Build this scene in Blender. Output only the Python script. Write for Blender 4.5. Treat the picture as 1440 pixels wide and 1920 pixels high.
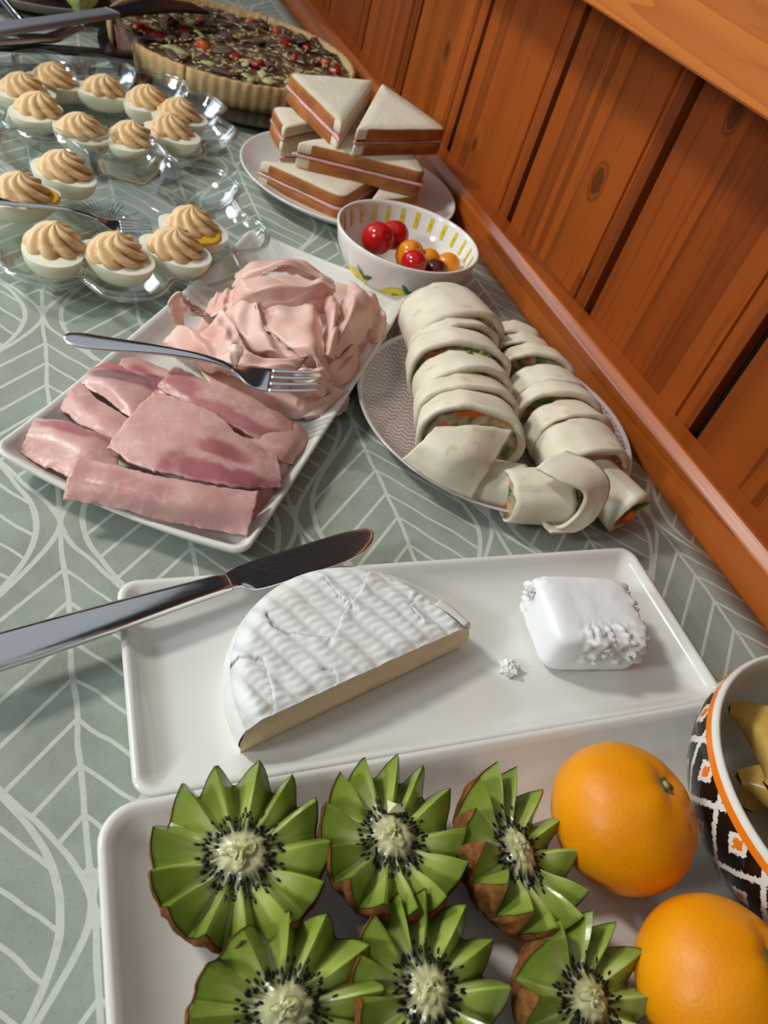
import bpy, bmesh, math, random
from math import pi, sin, cos, sqrt, atan2, hypot
from mathutils import Vector, Matrix, noise

for o in list(bpy.data.objects):
    bpy.data.objects.remove(o)
SC = bpy.context.scene
COL = SC.collection
rnd = random.Random(7)

# ---------------------------------------------------------------- camera
CAM_H = 0.33
FPX = 1440.0
AX = Vector((0.91465639, -0.06747227, 0.3985614))     # world axes in camera (right, down, forward)
AY = Vector((-0.32073175, -0.72125044, 0.6139454))
AZ = Vector((0.24603829, -0.68938038, -0.68133682))
cam_d = bpy.data.cameras.new('camera')
cam = bpy.data.objects.new('camera', cam_d)
COL.objects.link(cam)
right = Vector((AX[0], AY[0], AZ[0])); down = Vector((AX[1], AY[1], AZ[1])); fwd = Vector((AX[2], AY[2], AZ[2]))
cam.matrix_world = Matrix(((right[0], -down[0], -fwd[0], 0), (right[1], -down[1], -fwd[1], 0),
                           (right[2], -down[2], -fwd[2], CAM_H), (0, 0, 0, 1)))
cam_d.sensor_fit = 'VERTICAL'
cam_d.sensor_height = 36.0
cam_d.lens = 36.0 * FPX / 1920.0
cam_d.clip_start = 0.01
cam_d.dof.use_dof = True
cam_d.dof.focus_distance = 0.40
cam_d.dof.aperture_fstop = 15.0
SC.camera = cam

# ---------------------------------------------------------------- world and lamps
W = bpy.data.worlds.new('room_ambient'); SC.world = W
W.use_nodes = True
W.node_tree.nodes['Background'].inputs[0].default_value = (0.90, 0.97, 1.0, 1)
W.node_tree.nodes['Background'].inputs[1].default_value = 0.37

def area(name, loc, target, size, power, col):
    d = bpy.data.lights.new(name, 'AREA'); d.shape = 'DISK'; d.size = size; d.energy = power; d.color = col
    o = bpy.data.objects.new(name, d); COL.objects.link(o)
    o.location = loc
    o.rotation_euler = (Vector(target) - Vector(loc)).to_track_quat('-Z', 'Y').to_euler()
    return o
pl = bpy.data.lights.new('pendant_lamp', 'SPOT'); pl.energy = 52; pl.color = (1.0, 0.96, 0.88); pl.shadow_soft_size = 0.11
pl.spot_size = math.radians(88); pl.spot_blend = 1.0
po = bpy.data.objects.new('pendant_lamp', pl); COL.objects.link(po); po.location = (-0.85, 0.95, 1.18)
po.rotation_euler = (Vector((0.22, 0.22, 0.0)) - Vector((-0.85, 0.95, 1.18))).to_track_quat('-Z', 'Y').to_euler()
area('window_light', (-1.35, 0.10, 0.80), (0.2, 0.4, 0), 0.28, 9.5, (0.88, 0.95, 1.0))
fw = area('far_window_light', (-1.15, 2.35, 1.15), (0.2, 0.5, 0), 1.0, 12, (0.84, 0.92, 1.0))
fw.data.shape = 'RECTANGLE'; fw.data.size = 1.2; fw.data.size_y = 0.9

SC.view_settings.view_transform = 'Standard'
SC.view_settings.look = 'None'
SC.view_settings.gamma = 1.0
SC.view_settings.use_curve_mapping = False
SC.view_settings.exposure = 0.10

# ---------------------------------------------------------------- helpers
def G(px, py, z=0.0):
    """photo pixel -> point on the horizontal plane at height z (metres)"""
    rx, ry = (px - 720.0) / FPX, (py - 960.0) / FPX
    r = Vector((rx, ry, 1.0))
    w = Vector((r.dot(AX), r.dot(AY), r.dot(AZ)))
    t = (z - CAM_H) / w[2]
    return Vector((w[0] * t, w[1] * t, z))

def srgb(r, g, b):
    f = lambda c: (c / 255.0) / 12.92 if c <= 10 else (((c / 255.0) + 0.055) / 1.055) ** 2.4
    return (f(r), f(g), f(b))

def lerp(a, b, t): return a + (b - a) * t
def mixc(a, b, t):
    t = max(0.0, min(1.0, t))
    return tuple(a[i] + (b[i] - a[i]) * t for i in range(3))
def sstep(a, b, x):
    t = max(0.0, min(1.0, (x - a) / (b - a)))
    return t * t * (3 - 2 * t)
def nz(x, y, z=0.0): return noise.noise(Vector((x, y, z)))
def fbm(x, y, z=0.0, o=3):
    s, a = 0.0, 1.0
    for k in range(o):
        s += a * nz(x, y, z); x *= 2.03; y *= 2.03; z = z * 2.03 + 7.1; a *= 0.5
    return s

class NT:
    """tiny node-graph builder"""
    def __init__(self, name):
        self.m = bpy.data.materials.new(name); self.m.use_nodes = True
        self.t = self.m.node_tree
        self.b = self.t.nodes['Principled BSDF']
        self.out = self.t.nodes['Material Output']
    def n(self, ty, **kw):
        x = self.t.nodes.new(ty)
        for k, v in kw.items(): setattr(x, k, v)
        return x
    def link(self, a, b): self.t.links.new(a, b)
    def set(self, sock, v):
        if isinstance(v, bpy.types.NodeSocket): self.link(v, sock)
        elif v is not None:
            if sock.type == 'RGBA' and len(v) == 3: v = (*v, 1)
            sock.default_value = v
    def math(self, op, a, b=None, c=None, clamp=False):
        x = self.n('ShaderNodeMath', operation=op); x.use_clamp = clamp
        for i, v in enumerate((a, b, c)):
            if v is not None: self.set(x.inputs[i], v)
        return x.outputs[0]
    def mix(self, f, a, b):
        x = self.n('ShaderNodeMix', data_type='RGBA')
        self.set(x.inputs[0], f); self.set(x.inputs[6], a); self.set(x.inputs[7], b)
        return x.outputs[2]
    def ramp(self, f, stops):
        x = self.n('ShaderNodeValToRGB'); e = x.color_ramp.elements
        while len(e) < len(stops): e.new(0.5)
        for i, (p, c) in enumerate(stops):
            e[i].position = p; e[i].color = (*c, 1) if len(c) == 3 else c
        self.set(x.inputs[0], f)
        return x.outputs[0]
    def coords(self, kind='Object', scale=None):
        c = self.n('ShaderNodeTexCoord').outputs[kind]
        if scale:
            mp = self.n('ShaderNodeMapping'); self.link(c, mp.inputs[0]); mp.inputs[3].default_value = scale
            c = mp.outputs[0]
        return c
    def noise(self, co, scale, detail=3, rough=0.5, out=0, dist=0.0):
        x = self.n('ShaderNodeTexNoise'); self.link(co, x.inputs['Vector'])
        x.inputs['Scale'].default_value = scale; x.inputs['Detail'].default_value = detail
        x.inputs['Roughness'].default_value = rough; x.inputs['Distortion'].default_value = dist
        return x.outputs[out]
    def bump(self, h, strength=0.3, dist=0.001, normal=None):
        x = self.n('ShaderNodeBump'); x.inputs['Strength'].default_value = strength
        x.inputs['Distance'].default_value = dist
        self.set(x.inputs['Height'], h)
        if normal is not None: self.link(normal, x.inputs['Normal'])
        return x.outputs[0]
    def fin(self, col=None, rough=None, spec=None, normal=None, metal=None, sss=None, sss_r=None, coat=None):
        b = self.b
        if col is not None: self.set(b.inputs['Base Color'], col)
        if rough is not None: self.set(b.inputs['Roughness'], rough)
        if spec is not None: self.set(b.inputs['Specular IOR Level'], spec)
        if metal is not None: self.set(b.inputs['Metallic'], metal)
        if coat is not None: self.set(b.inputs['Coat Weight'], coat); b.inputs['Coat Roughness'].default_value = 0.08
        if normal is not None: self.link(normal, b.inputs['Normal'])
        if sss is not None:
            b.inputs['Subsurface Weight'].default_value = sss
            b.inputs['Subsurface Radius'].default_value = sss_r or (1.0, 0.6, 0.4)
            b.inputs['Subsurface Scale'].default_value = 0.004
        return self.m

M = {}
def simple(name, col, rough=0.5, spec=0.5, metal=0.0, bump=0.0, bscale=200, sss=None, var=0.0, vscale=40, coat=None):
    g = NT(name); co = g.coords(); c = col
    if var:
        f = g.noise(co, vscale, 4)
        c = g.mix(f, tuple(x * (1 - var) for x in col), tuple(min(1, x * (1 + var)) for x in col))
    nr = g.bump(g.noise(co, bscale, 4), bump, 0.001) if bump else None
    M[name] = g.fin(c, rough, spec, nr, metal, sss, None, coat)
    return M[name]

def vcol(name, rough=0.5, spec=0.4, bump=0.2, bscale=300, bdist=0.0006, sss=None, sss_r=None, var=0.12, vscale=120, coat=None):
    """material whose base colour comes from the mesh colour attribute, with fine noise on top"""
    g = NT(name); co = g.coords()
    a = g.n('ShaderNodeAttribute'); a.attribute_name = 'Col'
    f = g.noise(co, vscale, 4)
    m = g.n('ShaderNodeMix', data_type='RGBA', blend_type='MULTIPLY'); m.inputs[0].default_value = 1.0
    g.link(a.outputs['Color'], m.inputs[6])
    r = g.ramp(f, [(0.3, (1 - var,) * 3), (0.7, (1.0,) * 3)])
    g.link(r, m.inputs[7])
    nr = g.bump(g.noise(co, bscale, 4), bump, bdist) if bump else None
    M[name] = g.fin(m.outputs[2], rough, spec, nr, 0.0, sss, sss_r, coat)
    return M[name]

def mesh(name, verts, faces, mat=None, parent=None, smooth=True, cols=None, loc=None):
    me = bpy.data.meshes.new(name)
    me.from_pydata([tuple(v) for v in verts], [], faces)
    if mat is not None: me.materials.append(M[mat] if isinstance(mat, str) else mat)
    if smooth: me.polygons.foreach_set('use_smooth', [True] * len(me.polygons))
    if cols is not None:
        at = me.color_attributes.new('Col', 'FLOAT_COLOR', 'POINT')
        fl = []
        for c in cols: fl += [c[0], c[1], c[2], 1.0]
        at.data.foreach_set('color', fl)
    me.update()
    o = bpy.data.objects.new(name, me); COL.objects.link(o)
    if parent is not None: o.parent = parent
    if loc is not None: o.location = loc
    return o

def tag(o, label, cat, group=None, kind=None):
    o['label'] = label; o['category'] = cat
    if group: o['group'] = group
    if kind: o['kind'] = kind
    return o
def thing(name, label, cat, loc=(0, 0, 0), rot=(0, 0, 0), group=None):
    o = bpy.data.objects.new(name, None); COL.objects.link(o)
    o.empty_display_size = 0.01
    o.location = loc; o.rotation_euler = rot
    return tag(o, label, cat, group)
def struct(o):
    o['kind'] = 'structure'; return o

def grid_faces(nu, nv, cu=False, cv=False, off=0):
    f = []
    for i in range(nu if cu else nu - 1):
        for j in range(nv if cv else nv - 1):
            a = off + i * nv + j; b = off + ((i + 1) % nu) * nv + j
            c = off + ((i + 1) % nu) * nv + (j + 1) % nv; d = off + i * nv + (j + 1) % nv
            f.append((a, b, c, d))
    return f

def lathe(profile, n=48, cx=0.0, cy=0.0, squash=1.0):
    """profile: list of (r, z); returns verts, faces (open ends closed by r=0 points)"""
    v, f = [], []
    for r, z in profile:
        for k in range(n):
            a = 2 * pi * k / n
            v.append((cx + r * cos(a), cy + r * sin(a) * squash, z))
    m = len(profile)
    for i in range(m - 1):
        for k in range(n):
            a = i * n + k; b = i * n + (k + 1) % n
            f.append((a, b, b + n, a + n))
    return v, f

def catmull(pts, t):
    n = len(pts) - 1
    x = min(max(t, 0.0), 1.0) * n
    i = min(int(x), n - 1); u = x - i
    p0 = pts[max(i - 1, 0)]; p1 = pts[i]; p2 = pts[i + 1]; p3 = pts[min(i + 2, n)]
    if i == 0: p0 = p1 * 2 - p2
    if i + 2 > n: p3 = p2 * 2 - p1
    return 0.5 * (2 * p1 + (p2 - p0) * u + (2 * p0 - 5 * p1 + 4 * p2 - p3) * u * u + (3 * p1 - p0 - 3 * p2 + p3) * u ** 3)

def loft(rails, nu=28, nv=16):
    """rails: list of lists of Vectors -> grid [nu][nv] (u along rails, v across)"""
    g = []
    for i in range(nu):
        u = i / (nu - 1)
        cross = [catmull(r, u) for r in rails]
        g.append([catmull(cross, j / (nv - 1)) if len(cross) > 1 else cross[0] for j in range(nv)])
    return g

def sheet(name, rails, mat, parent=None, colf=None, thick=0.0018, nu=30, nv=16, jit=0.0015, wave=0.0006, seed=0.0, px=True, off=1.0, ripple=0.0):
    """lofted slice with ragged edge; rails given as (px, py, z) photo measurements or Vectors"""
    R = [[G(*p) if px else Vector(p) for p in r] for r in rails]
    g = loft(R, nu, nv)
    verts, cols = [], []
    for i in range(nu):
        for j in range(nv):
            p = g[i][j].copy(); u, v = i / (nu - 1), j / (nv - 1)
            e = max(0.0, 1 - min(u, 1 - u) * 10) + max(0.0, 1 - min(v, 1 - v) * 6)
            e = min(e, 1.0)
            q = p * 90
            p.x += jit * e * (nz(q.x * 2 + seed, q.y * 2, 3.1) + 0.5 * nz(q.x * 9 + seed, q.y * 9, 5.1))
            p.y += jit * e * (nz(q.x * 2, q.y * 2 + seed, 9.4) + 0.5 * nz(q.x * 9, q.y * 9 + seed, 2.4))
            p.z += ripple * (sin(2 * pi * (2.3 * u + 0.5 * v + 0.3 * seed)) + 0.6 * sin(2 * pi * (1.4 * v + 3.1 * u * v + seed))) * min(1, 6 * u) * min(1, 6 * (1 - u))
            p.z += wave * nz(q.x * .7 + seed, q.y * .7, 1.7)
            verts.append(p); cols.append(colf(u, v, p) if colf else (1, 1, 1))
    o = mesh(name, verts, grid_faces(nu, nv), mat, parent, True, cols)
    s = o.modifiers.new('thickness', 'SOLIDIFY'); s.thickness = thick; s.offset = off
    return o

def sweep(path, sect, closed=True):
    """path: list of (pos, side, up); sect: function i -> list of (a,b) offsets; returns verts, faces incl caps"""
    v, f = [], []
    n = len(sect(0))
    for i, (p, s, u) in enumerate(path):
        for a, b in sect(i): v.append(p + s * a + u * b)
    m = len(path)
    f = grid_faces(m, n, False, closed)
    if closed:
        f.append(tuple(range(n - 1, -1, -1))); f.append(tuple((m - 1) * n + k for k in range(n)))
    return v, f

def rrect(hx, hy, r, n=8, bow=(0, 0)):
    """rounded rectangle outline; bow = outward bulge of (x ends, y sides)"""
    pts = []
    for cxs, cys, a0 in ((1, 1, 0), (-1, 1, pi / 2), (-1, -1, pi), (1, -1, 3 * pi / 2)):
        for k in range(n + 1):
            a = a0 + pi / 2 * k / n
            pts.append((cxs * (hx - r) + r * cos(a), cys * (hy - r) + r * sin(a)))
    out = []
    m = len(pts)
    for i in range(m):          # subdivide the straight sides
        a, b = pts[i], pts[(i + 1) % m]
        out.append(a)
        if i % (n + 1) == n:
            for k in range(1, 14): out.append((lerp(a[0], b[0], k / 14), lerp(a[1], b[1], k / 14)))
    res = []
    for x, y in out:
        bx = bow[0] * max(0, 1 - (y / hy) ** 2) * (1 if x > 0 else -1) * sstep(0.6, 1.0, abs(x) / hx)
        by = bow[1] * max(0, 1 - (x / hx) ** 2) * (1 if y > 0 else -1) * sstep(0.3, 1.0, abs(y) / hy)
        res.append((x + bx, y + by))
    return res

def rect_plate(name, label, hx, hy, r, prof, loc, rotz, mat, cat='plate', bow=(0, 0), lift=0.0):
    """prof: list of (inset, z); first is the underside, last the centre of the floor"""
    v, f = [], []
    rings = []
    for ins, z in prof:
        ring = rrect(hx - ins, hy - ins, max(r - ins * 0.6, 0.003), 8, bow)
        rings.append([(x, y, z + lift * max(0, z - 0.006) / 0.012 * (abs(x) / hx) ** 4 * (abs(y) / hy) ** 2) for x, y in ring])
    n = min(len(q) for q in rings)
    for q in rings: v += q[:n] if len(q) == n else q[:n]
    m = len(rings)
    for i in range(m - 1):
        for k in range(n):
            a = i * n + k; b = i * n + (k + 1) % n
            f.append((a, b, b + n, a + n))
    f.append(tuple(range(n - 1, -1, -1)))
    c = len(v); v.append((0, 0, prof[-1][1] ))
    for k in range(n): f.append(((m - 1) * n + k, (m - 1) * n + (k + 1) % n, c))
    o = mesh(name, v, f, mat, None, True, None, loc)
    o.rotation_euler = (0, 0, rotz)
    return tag(o, label, cat)

def box_pts(x0, x1, y0, y1, z0, z1):
    v = [(x0, y0, z0), (x1, y0, z0), (x1, y1, z0), (x0, y1, z0), (x0, y0, z1), (x1, y0, z1), (x1, y1, z1), (x0, y1, z1)]
    f = [(0, 3, 2, 1), (4, 5, 6, 7), (0, 1, 5, 4), (1, 2, 6, 5), (2, 3, 7, 6), (3, 0, 4, 7)]
    return v, f
def bevel(o, w=0.002, seg=2):
    b = o.modifiers.new('bevel', 'BEVEL'); b.width = w; b.segments = seg; b.limit_method = 'ANGLE'
    return o

# ---------------------------------------------------------------- materials
def wood_mat(name, dark, mid, light, axis, rough=0.35, knots=(), streak=1.0, spec=0.5, coat=0.0):
    g = NT(name)
    co = g.coords('Object')
    rv = g.n('ShaderNodeObjectInfo').outputs['Random']
    off = g.n('ShaderNodeCombineXYZ')
    for k in range(3): g.link(g.math('MULTIPLY', rv, (3.1, 7.7, 5.3)[k]), off.inputs[k])
    add = g.n('ShaderNodeVectorMath', operation='ADD'); g.link(co, add.inputs[0]); g.link(off.outputs[0], add.inputs[1])
    mp = g.n('ShaderNodeMapping'); g.link(add.outputs[0], mp.inputs[0])
    sc = [9.0, 9.0, 9.0]; sc[axis] = 0.30; mp.inputs[3].default_value = sc
    warp = g.noise(mp.outputs[0], 1.4, 2, 0.5)
    fine = g.noise(mp.outputs[0], 22.0, 4, 0.6)
    bands = g.math('FRACT', g.math('MULTIPLY', warp, 9.0 * streak))
    saw = g.math('POWER', bands, 2.2)
    big = g.noise(mp.outputs[0], 0.7, 2)
    c = g.ramp(big, [(0.3, mid), (0.7, light)])
    c = g.mix(g.math('MULTIPLY', saw, 0.50), c, dark)
    hs = g.n('ShaderNodeHueSaturation'); g.link(c, hs.inputs['Color']); g.link(g.math('ADD', g.math('MULTIPLY', rv, 0.30), 0.84), hs.inputs['Value']); c = hs.outputs[0]
    c = g.mix(g.math('MULTIPLY', g.math('GREATER_THAN', fine, 0.60), 0.28), c, dark)
    if knots:
        sx = g.n('ShaderNodeSeparateXYZ'); g.link(co, sx.inputs[0])
        for (ky, kz, kr) in knots:
            dy = g.math('DIVIDE', g.math('SUBTRACT', sx.outputs[1], ky), kr)
            dz = g.math('DIVIDE', g.math('SUBTRACT', sx.outputs[2], kz), kr * 1.6)
            d = g.math('SQRT', g.math('ADD', g.math('MULTIPLY', dy, dy), g.math('MULTIPLY', dz, dz)))
            d = g.math('ADD', d, g.math('MULTIPLY', g.math('SUBTRACT', g.noise(co, 160, 3), 0.5), 0.5))
            ring = g.ramp(d, [(0.55, (1, 1, 1)), (0.72, (0.15,) * 3), (0.82, (0.8,) * 3), (1.0, (0.0,) * 3)])
            c = g.mix(g.math('MULTIPLY', ring, 0.92), c, tuple(x * 0.2 for x in dark))
            halo = g.ramp(g.math('MULTIPLY', d, 0.33), [(0.2, (1, 1, 1)), (1.0, (0,) * 3)])
            c = g.mix(g.math('MULTIPLY', halo, 0.22), c, light)
    nr = g.bump(g.math('ADD', g.math('MULTIPLY', saw, 0.6), fine), 0.12, 0.0006)
    M[name] = g.fin(c, rough, spec, nr, 0.0, None, None, coat)

pw = onx = None
wood_mat('pine_panel', srgb(76, 29, 8), srgb(148, 70, 20), srgb(172, 88, 29), 2, 0.50,
         [(0.551, 0.121, 0.0120), (0.444, 0.218, 0.0095), (0.77, 0.061, 0.006), (0.894, 0.114, 0.008), (0.19, 0.13, 0.008)], 0.55, 0.16, 0.0)
wood_mat('pine_rail', srgb(106, 46, 13), srgb(156, 78, 24), srgb(172, 90, 31), 1, 0.30, (), 0.7, 0.5, 0.25)
wood_mat('pine_beam', srgb(150, 72, 24), srgb(196, 112, 44), srgb(208, 126, 56), 1, 0.40, (), 2.2, 0.4)
simple('gap_dark', srgb(30, 17, 12), 0.8, 0.2)
simple('room_dark', srgb(74, 48, 34), 0.7, 0.3, var=0.25, vscale=3)
simple('room_floor', srgb(120, 92, 66), 0.6)
simple('table_wood', srgb(150, 100, 58), 0.5)

def cloth_mat():
    g = NT('tablecloth_print'); co = g.coords('Object')
    s = g.n('ShaderNodeSeparateXYZ'); g.link(co, s.inputs[0])
    wob = g.math('MULTIPLY', g.math('SUBTRACT', g.noise(co, 22, 2), 0.5), 0.006)
    x = g.math('ADD', s.outputs[0], wob); y = g.math('ADD', s.outputs[1], wob)
    S, P, A = 0.0650, 0.1985, 0.0535
    yy = g.math('ADD', y, g.math('MULTIPLY', x, 0.085))
    masks = []
    for par in (0, 1):
        u = g.math('DIVIDE', g.math('SUBTRACT', x, 0.005 + par * S), 2 * S)
        fx = g.math('ABSOLUTE', g.math('MULTIPLY', g.math('SUBTRACT', u, g.math('ROUND', u)), 2 * S))
        t = g.math('FRACT', g.math('ADD', g.math('DIVIDE', g.math('SUBTRACT', 0.3075, yy), P), 0.5 * par))
        # leaf half width
        sn = g.math('SINE', g.math('MULTIPLY', g.math('POWER', t, 1.0), pi))
        w = g.math('MULTIPLY', g.math('POWER', sn, 1.55), A)
        d = g.math('SUBTRACT', w, fx)
        inside = g.math('GREATER_THAN', d, 0.0)
        lw = 0.00155
        edge = g.math('LESS_THAN', g.math('ABSOLUTE', d), lw)
        rib = g.math('MULTIPLY', g.math('LESS_THAN', fx, 0.00125), inside)
        yd = g.math('MULTIPLY', t, P)
        q = g.math('FRACT', g.math('DIVIDE', g.math('SUBTRACT', yd, g.math('MULTIPLY', fx, 1.02)), 0.0218))
        vein = g.math('MULTIPLY', g.math('LESS_THAN', g.math('ABSOLUTE', g.math('SUBTRACT', q, 0.5)), 0.062), inside)
        vein = g.math('MULTIPLY', vein, g.math('GREATER_THAN', yd, 0.02))
        masks.append(g.math('MAXIMUM', edge, g.math('MAXIMUM', rib, vein)))
    mask = g.math('MAXIMUM', masks[0], masks[1])
    weave = g.n('ShaderNodeTexWave'); mpw = g.n('ShaderNodeMapping'); g.link(co, mpw.inputs[0])
    weave.bands_direction = 'Y'
    g.link(mpw.outputs[0], weave.inputs[0]); weave.inputs['Scale'].default_value = 420; weave.inputs['Distortion'].default_value = 3.0
    weave.inputs['Detail'].default_value = 2; weave.inputs['Detail Scale'].default_value = 1.5
    mott = g.noise(co, 30, 5, 0.65)
    speck = g.noise(co, 900, 2)
    base = g.ramp(mott, [(0.3, srgb(146, 155, 142)), (0.7, srgb(168, 177, 164))])
    base = g.mix(g.math('MULTIPLY', weave.outputs['Fac'], 0.18), base, srgb(112, 120, 112))
    base = g.mix(g.math('MULTIPLY', g.math('GREATER_THAN', speck, 0.62), 0.25), base, srgb(116, 124, 112))
    line = g.mix(g.math('MULTIPLY', speck, 0.3), srgb(208, 212, 202), srgb(180, 186, 176))
    # the print is soft-edged and a little worn
    wear = g.ramp(g.noise(co, 260, 3, 0.6), [(0.25, (0.72,) * 3), (0.5, (0.95,) * 3)])
    c = g.mix(g.math('MULTIPLY', mask, wear), base, line)
    nr = g.bump(g.math('ADD', weave.outputs['Fac'], g.math('MULTIPLY', speck, 0.6)), 0.25, 0.0003)
    M['cloth'] = g.fin(c, 0.72, 0.25, nr)
cloth_mat()

def china(name, col, rough=0.12):
    g = NT(name); co = g.coords()
    c = g.mix(g.noise(co, 20, 2), col, tuple(x * 0.97 for x in col))
    M[name] = g.fin(c, rough, 0.5)
china('china_white', srgb(228, 227, 220))
china('china_cream', srgb(228, 226, 218))
china('china_bowl', srgb(232, 230, 224))
def steel():
    g = NT('steel'); co = g.coords('Object', (4, 60, 60))
    r = g.ramp(g.noise(co, 30, 3), [(0.3, (0.10,) * 3), (0.7, (0.20,) * 3)])
    M['steel'] = g.fin(srgb(232, 233, 238), r, 0.5, None, 1.0)
steel()
def glass():
    g = NT('clear_glass')
    for nd in (g.b,): g.t.nodes.remove(nd)
    fr = g.n('ShaderNodeLayerWeight'); fr.inputs[0].default_value = 0.5
    tr = g.n('ShaderNodeBsdfTransparent'); tr.inputs[0].default_value = (0.965, 0.98, 0.975, 1)
    gl = g.n('ShaderNodeBsdfGlossy'); gl.inputs['Roughness'].default_value = 0.07; gl.inputs[0].default_value = (1, 1, 1, 1)
    mx = g.n('ShaderNodeMixShader')
    g.link(g.math('ADD', g.math('MULTIPLY', g.math('POWER', fr.outputs[1], 2.2), 0.85), 0.06, clamp=True), mx.inputs[0])
    g.link(tr.outputs[0], mx.inputs[1]); g.link(gl.outputs[0], mx.inputs[2])
    g.link(mx.outputs[0], g.out.inputs[0])
    M['glass'] = g.m
glass()
simple('dark_glass', srgb(40, 46, 40), 0.12, 0.6)
simple('black_plastic', srgb(26, 24, 26), 0.25, 0.5)
simple('grey_plastic', srgb(128, 128, 138), 0.28, 0.5)

# ---------------------------------------------------------------- the setting
o = mesh('floor', *box_pts(-3.2, 0.5, -2.2, 3.6, -0.78, -0.75), 'room_floor', None, False); struct(o)
o = mesh('wall_back', *box_pts(-3.2, 0.5, 3.5, 3.6, -0.75, 1.8), 'room_dark', None, False); struct(o)
o = mesh('wall_front_blocker', *box_pts(-3.2, 0.5, -1.3, -1.2, -0.75, 1.8), 'room_dark', None, False); struct(o)  # unseen dark wall added behind the camera to block ambient light on the near plate

WX = 0.450       # panelling plane
wall = mesh('wall_right', *box_pts(WX + 0.014, WX + 0.05, -0.6, 3.5, -0.75, 1.8), 'gap_dark', None, False); struct(wall)
wall['label'] = 'dark backing behind the pine boards beside the table'
PITCH, GAP = 0.1665, 0.0125
for k in range(-5, 16):
    y0 = 0.3265 + PITCH * k + GAP * 0.5
    y1 = y0 + PITCH - GAP
    # profile across the board: bevelled edges and a bead groove beside the joint
    pr = [(y0, 0.013), (y0, 0.0015), (y0 + 0.0015, 0.0), (y0 + 0.1, 0.0), (y1 - 0.0165, 0.0), (y1 - 0.0155, 0.0022), (y1 - 0.0135, 0.0022),
          (y1 - 0.0125, 0.0003), (y1 - 0.005, 0.0006), (y1, 0.003), (y1, 0.013)]
    # the groove lies on the camera side of each joint
    pr = [(y0 + y1 - a, b) for a, b in pr][::-1]
    v = []
    for zz in (-0.75, 0.27):
        for a, b in pr: v.append((WX + b, a, zz))
    n = len(pr)
    f = [(i, i + 1, n + i + 1, n + i) for i in range(n - 1)] + [tuple(range(n))[::-1], tuple(range(n, 2 * n))]
    b = mesh('plank', v, f, 'pine_panel', wall, False)

def prism_y(name, prof, y0, y1, mat, parent=None):
    v = [(x, y0, z) for x, z in prof] + [(x, y1, z) for x, z in prof]
    n = len(prof)
    f = [(i, (i + 1) % n, n + (i + 1) % n, n + i) for i in range(n)] + [tuple(range(n))[::-1], tuple(range(n, 2 * n))]
    return mesh(name, v, f, mat, parent, False)
o = prism_y('trim_1', [(0.4205, -0.03), (0.4205, 0.0255), (0.4213, 0.0268), (0.4265, 0.0325), (0.4280, 0.0332), (0.4495, 0.0315), (0.4495, -0.03)], -0.6, 2.6, 'pine_rail'); struct(o)
o['label'] = 'orange pine rail with a chamfered edge along the table'
o = prism_y('trim_2', [(0.3585, 0.2465), (0.3570, 0.248), (0.3570, 0.292), (0.3595, 0.2945), (0.4495, 0.2945), (0.4495, 0.2465)], -0.6, 2.6, 'pine_beam'); struct(o)
o['label'] = 'pine ledge board running above the panelling'

# ---------------------------------------------------------------- table and cloth
tb = thing('dining_table', 'wooden dining table under the leaf print cloth', 'table', (0, 0, -0.75))
bevel(mesh('tabletop', *box_pts(-0.62, 0.418, -0.55, 1.95, 0.715, 0.7470), 'table_wood', tb, False), 0.003)
for sx in (-0.55, 0.34):
    for sy in (-0.46, 1.86):
        mesh('leg', *box_pts(sx, sx + 0.06, sy, sy + 0.06, 0.0, 0.715), 'table_wood', tb, False)
nx, ny = 60, 140
v = []
for i in range(nx):
    for j in range(ny):
        x = -0.64 + (0.4195 + 0.64) * i / (nx - 1); y = -0.57 + 2.54 * j / (ny - 1)
        z = -0.0004 + 0.0004 * fbm(x * 9, y * 9)
        v.append((x, y, z))
# hem hanging down on the open sides
o = mesh('tablecloth', v, grid_faces(nx, ny), 'cloth', None, True)
s = o.modifiers.new('thickness', 'SOLIDIFY'); s.thickness = 0.0009; s.offset = -1
tag(o, 'sage green tablecloth printed with pale outlined leaves', 'tablecloth')

# ---------------------------------------------------------------- cheese plate
CHZ = -0.042
PROF_FLAT = [(0.016, 0.0), (0.010, 0.0006), (0.0025, 0.0085), (0.0005, 0.0118), (0.0, 0.0130), (0.0006, 0.0142), (0.0022, 0.0146), (0.0040, 0.0138),
             (0.0062, 0.0110), (0.0105, 0.0078), (0.016, 0.0060), (0.022, 0.0056), (0.04, 0.0054)]
rect_plate('serving_plate', 'long white rectangular plate holding the cheeses', 0.158, 0.0568, 0.010, PROF_FLAT, (0.1835, 0.1887, 0), CHZ, 'china_white')

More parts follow.
